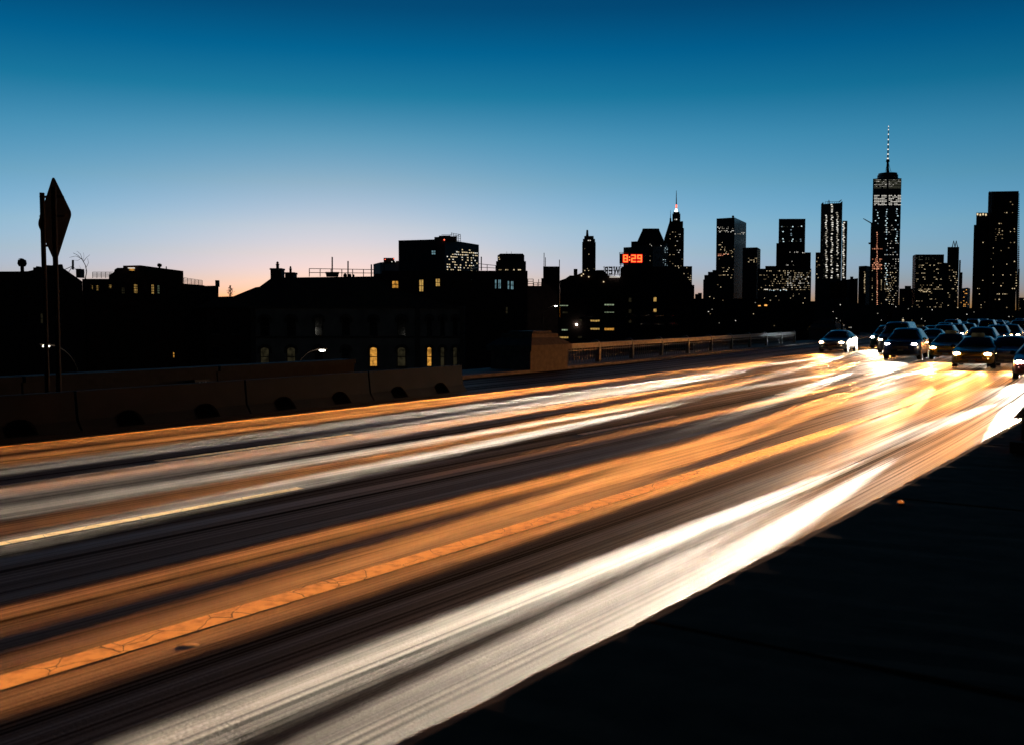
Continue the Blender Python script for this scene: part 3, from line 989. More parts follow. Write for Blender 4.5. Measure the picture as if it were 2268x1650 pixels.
# --- flat block with aerials and mid-right dark masses
t = bldg('lift_house_block', 'dark flat block with three thin aerials right of the chamfered block', 1222, 220)
wall_block(t, 1203, 1240, 591, 220, 12, 'dark_brick')
wall_block(t, 1199, 1204, 617, 219.5, 10, 'dark_brick', 'annex')
for x, y in ((1205, 561), (1208, 571), (1239, 576)):
    mast(t, x, y, 591, 221, .09, name='aerial')
t = bldg('brick_warehouse', 'dark warehouse with a wall lamp, low roof rails and a gabled end', 1205, 160)
outline_block(t, [(1150, 634), (1199, 634), (1199, 621), (1221, 638), (1227, 642), (1236, 650)], 160, 18, 'dark_brick')
railing(t, 1169, 1181, 619, 619, 634, 634, 161, 2, 3, r=.06)
railing(t, 1182, 1199, 627, 627, 634, 634, 161, 3, 2, r=.05)
mast(t, 1193, 619, 634, 161, .06, name='vent_pipe')
lamp = MB().ellipsoid(at(1229, 677.5, 156), (.26, .26, .26))
# --- the clock building and its neighbours
DC = 330
t = bldg('clock_warehouse', 'broad dark warehouse carrying the red clock, with rows of lit windows', 1390, DC)
outline_block(t, [(1240, 622), (1252, 618), (1262, 611), (1270.6, 611), (1270.6, 596.5), (1279, 596.5), (1279, 609), (1290, 604), (1318, 604), (1320, 599), (1336, 599), (1348, 611), (1374, 614), (1374, 594),
                  (1377, 594), (1378, 591), (1398, 591), (1480, 592), (1500, 600), (1536, 634)], DC, 40, 'dark_brick')
GRP = [((475, 573), (1140, 1165), 4, 'room_green'), ((475, 573), (1210, 1228), 4, 'room_green'), ((352, 445), (1280, 1308), 4, 'room_yellow'), ((352, 445), (1352, 1380), 4, 'room_yellow'),
       ((475, 573), (1352, 1385), 4, 'room_amber'), ((78, 168), (1428, 1455), 4, 'room_yellow'), ((695, 722), (1090, 1130), 1, 'room_dim'), ((695, 722), (1190, 1228), 1, 'room_dim'),
       ((695, 722), (1290, 1312), 1, 'room_dim'), ((915, 945), (1085, 1125), 1, 'room_yellow'), ((915, 945), (1187, 1218), 1, 'room_yellow'), ((475, 570), (1495, 1518), 4, 'room_green'),
       ((75, 165), (1150, 1170), 4, 'room_green'), ((105, 160), (1210, 1232), 2, 'room_dim'), ((100, 160), (1365, 1385), 3, 'room_green'), ((255, 285), (1280, 1300), 1, 'room_dim'),
       ((245, 285), (1428, 1450), 2, 'room_dim')]
for (a, b), (c, d), nb, pn in GRP:
    sash(t, 1218.2 + a / 4, 1218.2 + b / 4, 387.6 + c / 4, 387.6 + d / 4, DC, pn, bars=(nb - 1, 0), sill=False)
for r_ in range(4):
    for c_ in range(9):
        x, y = 1262 + c_ * 31, 660 + r_ * 18.2
        if not any(abs(x + 12 - (1218.2 + (a + b) / 8)) < 26 and abs(y + 4 - (387.6 + (c + d) / 8)) < 9 for (a, b), (c, d), nb, pn in GRP) and x < 1500:
            sash(t, x, x + 24, y, y + 7.5, DC, 'dark_glass', bars=(3, 0), sill=False)
bf = MB()
for y in (618, 657.5):
    bf.tube(at(1404.5, y, DC - .4), at(1445, y, DC - .4), .07, n=5)
for x in (1404.5, 1445):
    bf.tube(at(x, 618, DC - .4), at(x, 657.5, DC - .4), .07, n=5)
bf.build('billboard_frame', 'galvanised', t)
MB().ellipsoid(at(1277, 719.5, DC - .5), (.35, .2, .3)).build('wall_lamp', 'lamp_white', t)
for x, y in ((1292, 608), (1288, 611.5), (1337, 625), (1304, 614)):
    MB().ellipsoid(at(x, y, DC - .3), (.22, .2, .22), 8, 5).build('roof_light', 'win_warm', t)
# clock: a sign box on legs above the roof
SGN = DC + 2
ck = thing('clock_sign', 'red digital clock sign reading 8:29 above the dark warehouse', 'clock', tuple(at(1400, 590, SGN)))
MB().hexa([at(1372, 585, SGN), at(1430, 585, SGN), at(1430, 585, SGN + 1.4), at(1372, 585, SGN + 1.4), at(1372, 562.5, SGN), at(1430, 562.5, SGN), at(1430, 562.5, SGN + 1.4), at(1372, 562.5, SGN + 1.4)]).build('case', 'black_plastic', ck)
for x in (1375, 1393, 1410, 1427):
    MB().tube(at(x, 592, SGN + .7), at(x, 584, SGN + .7), .14, n=5).build('support_leg', 'steel', ck)
for y in (560, 587):
    MB().tube(at(1371.5, y, SGN - .3), at(1394, y, SGN - .3), .06, n=4).build('catwalk_rail', 'steel', ck)
for x in (1372, 1380, 1388):
    MB().tube(at(x, 559.8, SGN - .3), at(x, 563, SGN - .3), .06, n=4).build('catwalk_post', 'steel', ck)
SEG = {'8': 'abcdefg', '2': 'abged', '9': 'abcdfg'}
def seg_box(m, x0, x1, y0, y1, d, th):
    m.hexa([at(x0, y1, d - th), at(x1, y1, d - th), at(x1, y1, d), at(x0, y1, d), at(x0, y0, d - th), at(x1, y0, d - th), at(x1, y0, d), at(x0, y0, d)])
for ch, X in (('8', 1380.4), ('2', 1398.2), ('9', 1411.6)):
    wd, y0, y1, tk = 10.0, 565.4, 581.4, 2.2
    ym = (y0 + y1) / 2
    S = dict(a=(X, X + wd, y0, y0 + tk), g=(X, X + wd, ym - tk / 2, ym + tk / 2), d=(X, X + wd, y1 - tk, y1), f=(X, X + tk, y0, ym), b=(X + wd - tk, X + wd, y0, ym), e=(X, X + tk, ym, y1), c=(X + wd - tk, X + wd, ym, y1))
    dg = MB()
    gl = MB()
    for k, c_ in enumerate(SEG[ch]):
        x0, x1, ya, yb = S[c_]
        e_ = .012 * k
        seg_box(dg, x0, x1, ya, yb, SGN - .12, .12 + e_)
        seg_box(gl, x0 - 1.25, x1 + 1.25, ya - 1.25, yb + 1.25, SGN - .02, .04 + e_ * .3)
    do = dg.build('digit', 'clock_tube', ck)
    gl.build('digit_glow', 'clock_glow', do)
dg, gl = MB(), MB()
for ya in (569.2, 575.4):
    seg_box(dg, 1393.0, 1395.6, ya, ya + 2.8, SGN - .1, .12)
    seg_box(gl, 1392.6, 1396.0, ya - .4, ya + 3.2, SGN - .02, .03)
do = dg.build('colon', 'clock_tube', ck)
gl.build('colon_glow', 'clock_glow', do)
# roof letters seen from behind
LT = thing('roof_letters', 'open metal roof letters ending in OWER seen from behind, left of the clock', 'sign', tuple(at(1364, 612, DC + 4)))
def letter(ch, px0, px1, py0, py1, dep, mat, parent, flip, name='letter', extrude=.15):
    cu = bpy.data.curves.new('letter', 'FONT')
    cu.body = ch
    cu.extrude = extrude
    cu.offset = .025
    to = bpy.data.objects.new('letter_curve', cu)
    COL.objects.link(to)
    bpy.context.view_layer.update()
    me = bpy.data.meshes.new_from_object(to.evaluated_get(bpy.context.evaluated_depsgraph_get()))
    bpy.data.objects.remove(to)
    xs, ys = [v.co.x for v in me.vertices], [v.co.y for v in me.vertices]
    a, b = at(px0, py1, dep), at(px1, py0, dep)
    org = ORG[parent.name]
    for v in me.vertices:
        u, w = (v.co.x - min(xs)) / (max(xs) - min(xs)), (v.co.y - min(ys)) / (max(ys) - min(ys))
        if flip:
            u = 1 - u
        v.co = Vector((a.x + (b.x - a.x) * u, dep + (v.co.z if flip else -v.co.z), a.z + (b.z - a.z) * w)) - org
    me.materials.clear()
    me.materials.append(MATS[mat])
    me.update()
    o = bpy.data.objects.new(name, me)
    COL.objects.link(o)
    o.parent = parent
    ORG[o.name] = org
    return o
for ch, x0, x1 in (('R', 1337, 1346.5), ('E', 1349, 1356.5), ('W', 1358, 1373), ('O', 1375, 1390.5)):
    letter(ch, x0, x1, 591.5, 609.5, DC + 3, 'black_plastic', LT, True)
for y in (592.5, 600, 608.5):
    MB().tube(at(1336, y, DC + 3.5), at(1392, y, DC + 3.5), .08, n=4).build('stringer', 'steel', LT)
for x in (1338, 1349, 1361, 1372, 1383, 1391):
    MB().tube(at(x, 614, DC + 3.6), at(x, 590.6, DC + 3.6), .09, n=4).build('frame_post', 'steel', LT)
MB().hexa([at(1350, 615.2, DC - .5), at(1373, 615.2, DC - .5), at(1373, 615.2, DC - .2), at(1350, 615.2, DC - .2), at(1350, 613.8, DC - .5), at(1373, 613.8, DC - .5), at(1373, 613.8, DC - .2), at(1350, 613.8, DC - .2)]).build('light_strip', 'win_white', LT)

# --- pale two-storey house with arched windows
DF = 100
t = bldg('arched_window_house', 'long pale two storey house with arched windows and chimneys beyond the road', 790, DF)
wall_block(t, 556, 1027, 683, DF, 11, 'pale_stucco')
wall_block(t, 456, 556, 683, DF + .6, 11, 'dark_brick', 'annex')
for x in (560, 924, 1024):
    a = at(x, 690, DF)
    MB().box(a.x - .25, a.x + .25, DF - .1, DF + .02, GROUND, at(x, 684, DF).z).build('quoin', 'trim', t)
for y0, y1, pr in ((678, 684, .45), (745, 750, .12)):
    a, b = at(553, y1, DF), at(1030, y0, DF)
    MB().box(a.x, b.x, DF - pr, DF + .02, a.z, b.z).build('cornice' if pr > .2 else 'string_course', 'trim', t)
outline_block(t, [(430, 684), (484, 658), (517, 657), (566, 637), (574.6, 636), (602, 616), (829, 613), (866, 640), (1030, 684)], DF - .2, 10, 'slate', 'roof', base=682)
def chim(x0, x1, y0, yb, f0, f1, fy, tile=False):
    a, b = at(x0, yb, DF + 2), at(x1, y0, DF + 2)
    m = MB().box(a.x, b.x, DF + 1.5, DF + 3, a.z, b.z).box(a.x - .06, b.x + .06, DF + 1.44, DF + 3.06, b.z - .12, b.z + .05)
    c = m.build('chimney', 'brick', t)
    fa, fb = at(f0, y0, DF + 2.2), at(f1, fy, DF + 2.2)
    r = (fb.x - fa.x) / 2
    p = MB().tube(((fa.x + fb.x) / 2, DF + 2.2, fa.z), ((fa.x + fb.x) / 2, DF + 2.2, fb.z - .3), r)
    p.tube(((fa.x + fb.x) / 2, DF + 2.2, fb.z - .3), ((fa.x + fb.x) / 2, DF + 2.2, fb.z - .22), r * 1.25).ellipsoid(((fa.x + fb.x) / 2, DF + 2.2, fb.z - .1), (r * .85, r * .85, .15))
    p.build('chimney_pot', 'brick', c)
chim(602, 625, 596.5, 640, 611.5, 618, 581)
chim(634, 653, 605.5, 640, 641, 646, 591.3)
railing(t, 685, 829, 595.8, 598, 613.5, 613.5, DF + 3, 7, 2, DF + 6, r=.045)
railing(t, 625, 634, 616, 616, 634, 634, DF + 4, 2, 3, r=.04)
for x, y in ((735.8, 570), (770.8, 579), (822.5, 586.5)):
    mast(t, x, y, 614, DF + 2, .075, name='vent_pipe')
MB().hexa([at(723, 614, DF + 1), at(749, 614, DF + 1), at(749, 614, DF + 2.6), at(723, 614, DF + 2.6), at(721, 606, DF + 1), at(751, 606, DF + 1), at(751, 606, DF + 2.6), at(721, 606, DF + 2.6)]).build('roof_hatch', 'slate', t)
MB().hexa([at(719.5, 606, DF + .9), at(752.5, 606, DF + .9), at(752.5, 606, DF + 2.7), at(719.5, 606, DF + 2.7), at(721, 603.2, DF + 1), at(751, 603.2, DF + 1), at(751, 603.2, DF + 2.6), at(721, 603.2, DF + 2.6)]).build('hatch_cover', 'slate', t)
for x, r in ((764.5, .17), (775, .14), (783, .1)):
    MB().ellipsoid(at(x, 611.5, DF + 1.5), (r * 1.2, r * 1.2, r * 1.5)).build('roof_vent', 'galvanised', t)
WX = [(575, 599, 1), (634, 657, 1), (695, 717, 1), (756, 777, 1), (817, 838, 1), (878, 901, 1), (943.5, 958.5, 0), (973, 987, 0), (1001, 1015.5, 0)]
lo = ['room_dim', 'room_dim', 'dark_glass', 'dark_glass', 'room_amber', 'room_dim', 'room_amber', 'room_dim', 'room_dim']
for i, (x0, x1, w_) in enumerate(WX):
    sash(t, x0 + 2, x1 - 2, 702, 745, DF, 'dark_glass', True, (0, 1), hood=True)
    sash(t, x0 + 2, x1 - 2, 769, 812, DF, lo[i], True, (0, 1), hood=True)
for i in range(2):
    sash(t, 470 + 44 * i, 488 + 44 * i, 702, 740, DF + .6, 'dark_glass', False, (0, 1))
    sash(t, 470 + 44 * i, 488 + 44 * i, 768, 796, DF + .6, 'dark_glass', False, (0, 1))

# --- houses on the left
DG = 110
t = bldg('penthouse_block', 'dark apartment house with a glowing rooftop room, roof rails and lit sash windows', 330, DG)
outline_block(t, [(182, 618.5), (241, 618.5), (241, 610), (252, 604), (254, 597.5), (260, 594), (272.5, 594), (272.5, 589.3), (311, 588.4), (406, 601), (406, 629), (448, 632), (455, 634), (484, 633.5), (484, 690)], DG, 12, 'brick')
railing(t, 205, 253, 603.5, 603.5, 617, 617, DG + 1, 6, 5, r=.03)
railing(t, 407, 448, 615.8, 622, 630, 633, DG + 1, 6, 5, r=.03)
for x0, x1, y0, y1, pn, br in ((201.7, 208.8, 632, 642.3, 'room_yellow', (2, 2)), (213.2, 220.8, 632, 645, 'room_yellow', (2, 2)), (241.2, 249.5, 630.5, 640, 'room_yellow', (2, 2)),
                               (269.2, 277.5, 636, 652, 'room_dim', (1, 2)), (296.7, 305.8, 629.7, 651, 'room_yellow', (2, 3)), (335.5, 342.5, 630, 652.5, 'room_yellow', (1, 3)),
                               (349.2, 354.5, 632, 652, 'room_green', (1, 3)), (362.5, 366.3, 634, 648.5, 'room_cyan', (1, 3)), (335, 348, 821, 835, 'room_green', (1, 0)), (383, 388, 780, 793, 'room_amber', (0, 1))):
    sash(t, x0, x1, y0, y1, DG, pn, bars=br)
wr = sash(t, 285.5, 300, 594, 601.5, DG, 'room_amber', bars=(0, 0), sill=False)
a, b = at(285.7, 595.4, DG), at(300, 594, DG)
MB().box(a.x, b.x, DG - .3, DG - .15, a.z, b.z).build('strip_light', 'win_white', wr)
MB().box(at(313, 0, DG).x, at(320.5, 0, DG).x, DG - .06, DG + .01, at(313, 601.5, DG).z, at(313, 594, DG).z).build('shutter', 'slate', t)
def roof_ball(root, x, yb, yt, rw, dep):
    b_, t_ = at(x, yb, dep), at(x, yt, dep)
    r = rw * dep / FPX
    hh = t_.z - b_.z
    MB().tube(b_, (b_.x, b_.y, b_.z + hh * .45), r * .42, r * .42).tube((b_.x, b_.y, b_.z + hh * .4), (b_.x, b_.y, b_.z + hh * .6), r * .7, r, 12).tube((b_.x, b_.y, b_.z + hh * .6), (b_.x, b_.y, b_.z + hh * .9), r, r * .85, 12).tube(
        (b_.x, b_.y, b_.z + hh * .9), t_, r * .85, r * .3, 12).build('turbine_vent', 'galvanised', root)
roof_ball(t, 353.5, 597, 584.3, 5.2, DG + 3)
mast(t, 368.3, 591, 600, DG + 3, .06, name='vent_pipe')
MB().box(at(465.7, 0, DG + 1).x, at(472, 0, DG + 1).x, DG + 1, DG + 1.6, at(466, 636, DG + 1).z, at(466, 621.5, DG + 1).z).build('chimney', 'brick', t)
DL = 92
t = bldg('gabled_house', 'dark gabled house at the left edge with a turbine vent on its roof', 90, DL)
outline_block(t, [(-40, 602.5), (41, 602), (62, 601.5), (77.5, 598), (92, 592), (105, 588), (113, 588.5), (125, 588), (133, 586), (138.5, 586.5), (140.5, 595), (182, 624), (184, 690)], DL, 14, 'dark_brick')
roof_ball(t, 49.5, 602.5, 573.6, 9.5, DL + 2)
MB().box(at(62.5, 0, DL + 1).x, at(74.5, 0, DL + 1).x, DL + .5, DL + 1.5, at(66, 603, DL + 1).z, at(66, 593.8, DL + 1).z).box(at(66.5, 0, DL + 1).x, at(71, 0, DL + 1).x, DL + .7, DL + 1.3, at(66, 594, DL + 1).z, at(66, 591, DL + 1).z).build('roof_vent_box', 'brick', t)
MB().box(at(157, 0, DL + 1).x, at(165.5, 0, DL + 1).x, DL + .6, DL + 1.6, at(160, 616, DL + 1).z, at(160, 596.5, DL + 1).z).build('chimney', 'brick', t)
mast(t, 161.5, 576.7, 598, DL + 1.1, .1, name='flue')
MB().tube(at(161, 590, DL + 1), at(144, 597.5, DL + 1), .03, n=4).tube(at(161, 590, DL + 1), at(152, 604, DL + 1), .03, n=4).build('stay_wire', 'steel', t)
for i in range(4):
    sash(t, 18 + 36 * i, 30 + 36 * i, 634, 656, DL, 'dark_glass', bars=(0, 1))
    sash(t, 18 + 36 * i, 30 + 36 * i, 694, 718, DL, 'dark_glass' if i != 2 else 'room_dim', bars=(0, 1))
# ------------------------------------------------------------------ along the carriageway
ORD = ['first', 'second', 'third', 'fourth', 'fifth', 'sixth', 'seventh', 'eighth', 'ninth', 'tenth', 'eleventh', 'twelfth', 'thirteenth', 'fourteenth', 'fifteenth', 'sixteenth', 'seventeenth', 'eighteenth',
       'nineteenth', 'twentieth', 'twenty-first', 'twenty-second', 'twenty-third', 'twenty-fourth', 'twenty-fifth', 'twenty-sixth', 'twenty-seventh', 'twenty-eighth', 'twenty-ninth', 'thirtieth']


def pix_of(p):
    q = Vector(p) - Vector((0, 0, CAM_H))
    f = q.y * math.cos(PITCH) - q.z * math.sin(PITCH)
    u = q.y * math.sin(PITCH) + q.z * math.cos(PITCH)
    return FW / 2 + FPX * q.x / f, FH / 2 - FPX * u / f


def s_for(px, d, z=0.5):
    return min(srange(-15, 300, .1), key=lambda s: abs(pix_of(road_at(s, d, z))[0] - px))


BAR0 = s_for(0, 19.2) - 3.0
# low concrete barrier cast in sections, its arch recesses' shade painted as black faces
for k in range(int((s_for(1110, 19.2) - BAR0) / 4.6)):
    s0 = BAR0 + 4.6 * k
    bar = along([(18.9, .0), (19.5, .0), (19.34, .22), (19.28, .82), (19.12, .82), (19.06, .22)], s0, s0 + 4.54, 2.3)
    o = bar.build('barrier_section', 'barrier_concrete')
    o['label'], o['category'], o['group'] = 'concrete barrier section along the far lane, %s from the left edge' % ORD[k], 'barrier', 'barrier sections along the far lane'
    h = head(s0 + 1)
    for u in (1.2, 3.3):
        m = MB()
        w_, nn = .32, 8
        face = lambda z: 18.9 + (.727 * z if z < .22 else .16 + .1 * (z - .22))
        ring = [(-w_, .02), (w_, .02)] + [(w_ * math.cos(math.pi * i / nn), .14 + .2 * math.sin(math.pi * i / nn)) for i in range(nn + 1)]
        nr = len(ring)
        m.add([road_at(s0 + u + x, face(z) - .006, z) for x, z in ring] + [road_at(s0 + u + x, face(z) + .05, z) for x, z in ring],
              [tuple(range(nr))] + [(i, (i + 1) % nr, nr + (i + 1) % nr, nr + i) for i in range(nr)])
        m.build('drain_arch', 'recess_shade', o)
# parapet wall behind the barrier, with a numbered plate
wl_ = thing('parapet_wall', 'low brown stone parapet wall with a 065 plate, left of the stone pier', 'wall', tuple(road_at(0, 23.4)))
for k in range(6):
    s0 = -12 + 6.05 * k
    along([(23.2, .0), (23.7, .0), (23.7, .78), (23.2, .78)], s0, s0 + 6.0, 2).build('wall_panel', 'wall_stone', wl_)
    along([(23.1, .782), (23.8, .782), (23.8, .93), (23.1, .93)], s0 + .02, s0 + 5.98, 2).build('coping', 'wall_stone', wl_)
ps = min(srange(-12, 40, .1), key=lambda s: abs(pix_of(road_at(s, 23.15, .45))[0] - 447))
pp = road_at(ps, 23.12, .45)
hh = head(ps)
vx, nx = Vector((math.sin(hh), math.cos(hh), 0)), Vector((math.cos(hh), -math.sin(hh), 0))
MB().hexa([pp + vx * a + nx * b + Vector((0, 0, c)) for c in (-.14, .14) for a, b in ((-.26, -.07), (.26, -.07), (.26, .02), (-.26, .02))]).build('number_plate', 'black_plastic', wl_)
cu = bpy.data.curves.new('digits', 'FONT')
cu.body, cu.size, cu.extrude, cu.align_x, cu.align_y = '065', .2, .004, 'CENTER', 'CENTER'
to = bpy.data.objects.new('plate_digits', cu)
COL.objects.link(to)
cu.materials.append(MATS['paint_white'])
to.parent = wl_
to.location = pp + nx * .03 - ORG[wl_.name]
to.rotation_euler = (math.pi / 2, 0, math.atan2(vx.y, vx.x))


def pier(label, s, d, w, hgt, scale=1.0, long=2.0):
    """stone bridge pier with a stepped cap"""
    p = thing('stone_pier', label, 'pier', tuple(road_at(s, d)))
    h = head(s)
    vx, nx = Vector((math.sin(h), math.cos(h), 0)), Vector((math.cos(h), -math.sin(h), 0))
    c = road_at(s, d)
    def blk(a, b, z0, z1, name, a2=None, b2=None):
        a2, b2 = a2 or a, b2 or b
        q = lambda A, B, z: [c + vx * x + nx * y + Vector((0, 0, z)) for x, y in ((-A, -B), (-A, B), (A, B), (A, -B))]
        MB().hexa(q(a, b, z0)[::-1] + q(a2, b2, z1)[::-1]).build(name, 'granite', p)
    blk(long, w, GROUND, hgt * .52, 'shaft')
    blk(long + .14, w + .14, hgt * .52 + .002, hgt * .66, 'moulding')
    blk(long + .12, w + .12, hgt * .66 + .002, hgt * .84, 'cap_slope', long * .72, w * .8)
    blk(long * .70, w * .78, hgt * .84 + .002, hgt * .94, 'cap_block')
    blk(long * .5, w * .62, hgt * .94 + .002, hgt, 'cap_top')
    return p
sp = s_for(1174, 23.6)
pier('broad brown stone pier with a stepped cap at the start of the railing', sp, 23.6, 1.0, 1.72, long=1.65)
sp2 = s_for(1831, 23.6)
pier('distant dim stone pier with a rounded cap at the end of the railing', sp2, 23.6, 1.2, 2.0, long=2.0)

# iron railing with hooked posts
fe = thing('iron_railing', 'iron bridge railing with hooked posts, solid top beam and arched balusters', 'railing', tuple(road_at(sp + 2.4, 23.5)))
FO = ORG[fe.name]
SPC, NB = 4.4, 13
s_start, s_end = sp + 2.6, s_for(1763, 23.5)
nsec = int((s_end - s_start) / SPC)
pm = MB()
pm.box(-.09, .09, -.1, .1, 0, .95)
for i in range(7):
    a0, a1 = math.pi / 2 * i / 6 * 1.6, math.pi / 2 * (i + 1) / 6 * 1.6
    pt = lambda a, r: (-.0, .16 - r * math.cos(a), .95 + r * math.sin(a))
    q = [pt(a0, .26), pt(a0, .09), pt(a1, .09), pt(a1, .26)]
    pm.hexa([(x - .085, y, z) for x, y, z in (q[0], q[1], q[2], q[3])] + [(x + .085, y, z) for x, y, z in (q[0], q[1], q[2], q[3])])
post_me = pm.mesh('post', 'painted_steel')
bal_me = MB().tube((0, 0, .12), (0, 0, .82), .018, n=6).ellipsoid((0, 0, .66), (.045, .045, .05), 8, 5).mesh('baluster', 'painted_steel')
am = MB()
for i in range(8):
    a0, a1 = math.pi * i / 8, math.pi * (i + 1) / 8
    am.tube((.14 * math.cos(a0), 0, .3 + .16 * math.sin(a0)), (.14 * math.cos(a1), 0, .3 + .16 * math.sin(a1)), .016, n=4)
am.tube((.14, 0, .12), (.14, 0, .3), .016, n=4).tube((-.14, 0, .12), (-.14, 0, .3), .016, n=4)
arch_me = am.mesh('baluster_arch', 'painted_steel')
for k in range(nsec + 1):
    s = s_start + k * SPC
    h = head(s)
    rz = math.pi / 2 - h                                   # local +x runs along the road, +y to its left
    share('post', post_me, fe, road_at(s, 23.5) - FO, (0, 0, rz))
    if k == nsec:
        break
    along([(23.42, .84), (23.58, .84), (23.58, 1.08), (23.42, 1.08)], s + .1, s + SPC - .1, 2.2).build('top_beam', 'painted_steel', fe)
    along([(23.46, .72), (23.54, .72), (23.54, .76), (23.46, .76)], s + .1, s + SPC - .1, 2.2).build('rail', 'painted_steel', fe)
    along([(23.44, .06), (23.56, .06), (23.56, .12), (23.44, .12)], s + .1, s + SPC - .1, 2.2).build('bottom_rail', 'painted_steel', fe)
    for i in range(NB):
        u = s + .2 + (SPC - .4) * (i + .5) / NB
        share('baluster', bal_me, fe, road_at(u, 23.5) - FO, (0, 0, rz))
        if i < NB - 1 and k < 8:
            share('baluster_arch', arch_me, fe, road_at(u + (SPC - .4) / NB / 2, 23.5) - FO, (0, 0, rz))
# kerb under the railing
along([(22.6, .0), (25.0, .0), (25.0, .12), (22.6, .12)], -14, 300, 4).build('kerb', 'concrete')['kind'] = 'structure'

# diamond warning sign on two poles, seen from behind
sd = 22.0
ssn = s_for(122, sd, 0)
base = road_at(ssn, sd)
dep = base.y
sg = thing('warning_sign', 'large diamond road sign seen from behind on two tall poles', 'sign', tuple(base))
def pole(x0, y0, x1, dd, r):
    top = at(x0, y0, dep + dd)
    b = Vector((top.x, top.y, .0))
    MB().tube(b, top, r, n=10).build('pole', 'galvanised', sg)
    MB().tube(b, b + Vector((0, 0, .12)), r * 2.2, r * 2, 10).build('pole_base', 'galvanised', sg)
pole(93, 428, 103, -.12, .055)
pole(118.5, 415, 127, -.05, .06)
c0, c1, c2, c3 = (117, 390), (158, 474), (122.5, 585), (83, 497)
rc = []
for (p, q, r) in ((c3, c0, c1), (c0, c1, c2), (c1, c2, c3), (c2, c3, c0)):
    p, q, r = Vector(p), Vector(q), Vector(r)
    u, v = (p - q).normalized() * 9, (r - q).normalized() * 9
    for i in range(6):
        tt = i / 5
        rc.append((q + u) * (1 - tt) ** 2 + q * 2 * tt * (1 - tt) + (r + (q - r)) * 0 + (q + v) * tt ** 2)
tl = lambda x: .10 + (x - 120) / 38 * .55                  # the plate turns away to the right
pts = [at(p.x, p.y, dep + tl(p.x) + .12) for p in rc]
nn = len(pts)
nv = Vector((-.45, -.89, 0)) * -.02
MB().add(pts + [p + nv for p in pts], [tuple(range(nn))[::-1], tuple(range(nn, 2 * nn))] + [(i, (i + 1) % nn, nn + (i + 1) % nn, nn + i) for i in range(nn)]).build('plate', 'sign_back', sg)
for y in (437, 480, 545):
    a, b = at(88 if y < 500 else 97, y, dep + .0), at(141 if y < 500 else 134, y, dep + .42)
    MB().tube(a, b, .028, n=4).build('bracket', 'galvanised', sg)
# big panel sign and small sign far along the road
d2 = road_at(s_for(1857, 22.3), 22.3)
bs = thing('panel_sign', 'large brown panel sign on two posts far along the railing', 'sign', tuple(d2))
for x in (1849, 1865):
    p = at(x, 640, d2.y)
    MB().tube((p.x, p.y - .12, 0), (p.x, p.y - .12, at(x, 626, d2.y).z), .09, n=8).build('post', 'galvanised', bs)
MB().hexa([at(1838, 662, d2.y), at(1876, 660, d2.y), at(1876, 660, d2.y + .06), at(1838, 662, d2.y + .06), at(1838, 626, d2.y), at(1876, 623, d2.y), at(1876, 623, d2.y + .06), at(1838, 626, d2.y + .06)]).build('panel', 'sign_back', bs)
d3 = road_at(s_for(1970, 22.3), 22.3)
bs = thing('small_sign', 'small rectangular road sign on a thin post below the tallest tower', 'sign', tuple(d3))
p = at(1967, 700, d3.y)
MB().tube((p.x, p.y - .05, 0), (p.x, p.y - .05, at(1967, 694, d3.y).z), .06, n=8).build('post', 'galvanised', bs)
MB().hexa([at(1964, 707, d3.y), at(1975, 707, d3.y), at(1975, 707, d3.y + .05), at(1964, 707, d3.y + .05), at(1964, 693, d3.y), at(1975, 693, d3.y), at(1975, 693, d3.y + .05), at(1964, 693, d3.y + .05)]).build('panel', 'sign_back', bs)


# street lamps below the carriageway, only their heads rise over the wall
def street_lamp(px, py, dep, lab, lean, power, gnd=None):
    h = at(px, py, dep)
    t = thing('street_lamp', lab, 'street lamp', (h.x + lean * 1.9, h.y, GROUND), 'street lamps beyond the wall')
    m = MB().tube((h.x + lean * 1.9, h.y, GROUND), (h.x + lean * 1.9, h.y, h.z - 2.2), .1, .08)
    pr = Vector((h.x + lean * 1.9, h.y, h.z - 2.2))
    for i in range(1, 9):
        a = math.pi / 2 * i / 8
        q = Vector((h.x + lean * (1.9 * math.cos(a)) + 0 * lean, h.y, h.z - 2.2 + 2.25 * math.sin(a)))
        m.tube(pr, q, .06, n=6)
        pr = q
    m.build('post', 'galvanised', t)
    MB().ellipsoid((h.x - lean * .15, h.y, h.z + .08), (.42, .2, .12)).build('hood', 'galvanised', t)
    MB().ellipsoid((h.x - lean * .15, h.y - .02, h.z - .03), (.22, .17, .1)).build('lamp_glass', 'lamp_white', t)
    l = bpy.data.lights.new('lamp_light', 'POINT')
    l.energy, l.color, l.shadow_soft_size = power, (1, .95, .8), .25
    lo_ = bpy.data.objects.new('lamp_light', l)
    COL.objects.link(lo_)
    lo_.parent = t
    lo_.location = Vector((h.x - lean * .15, h.y - .35, h.z - .35)) - ORG[t.name]
street_lamp(709, 775, 70, 'curved street lamp glowing white in front of the arched windows', -1, 60)
street_lamp(108, 765.5, 60, 'curved street lamp glowing white between the two sign poles', 1, 45)
street_lamp(1229, 678, 150, 'street lamp glowing white beside the dark warehouse gable', -1, 60)

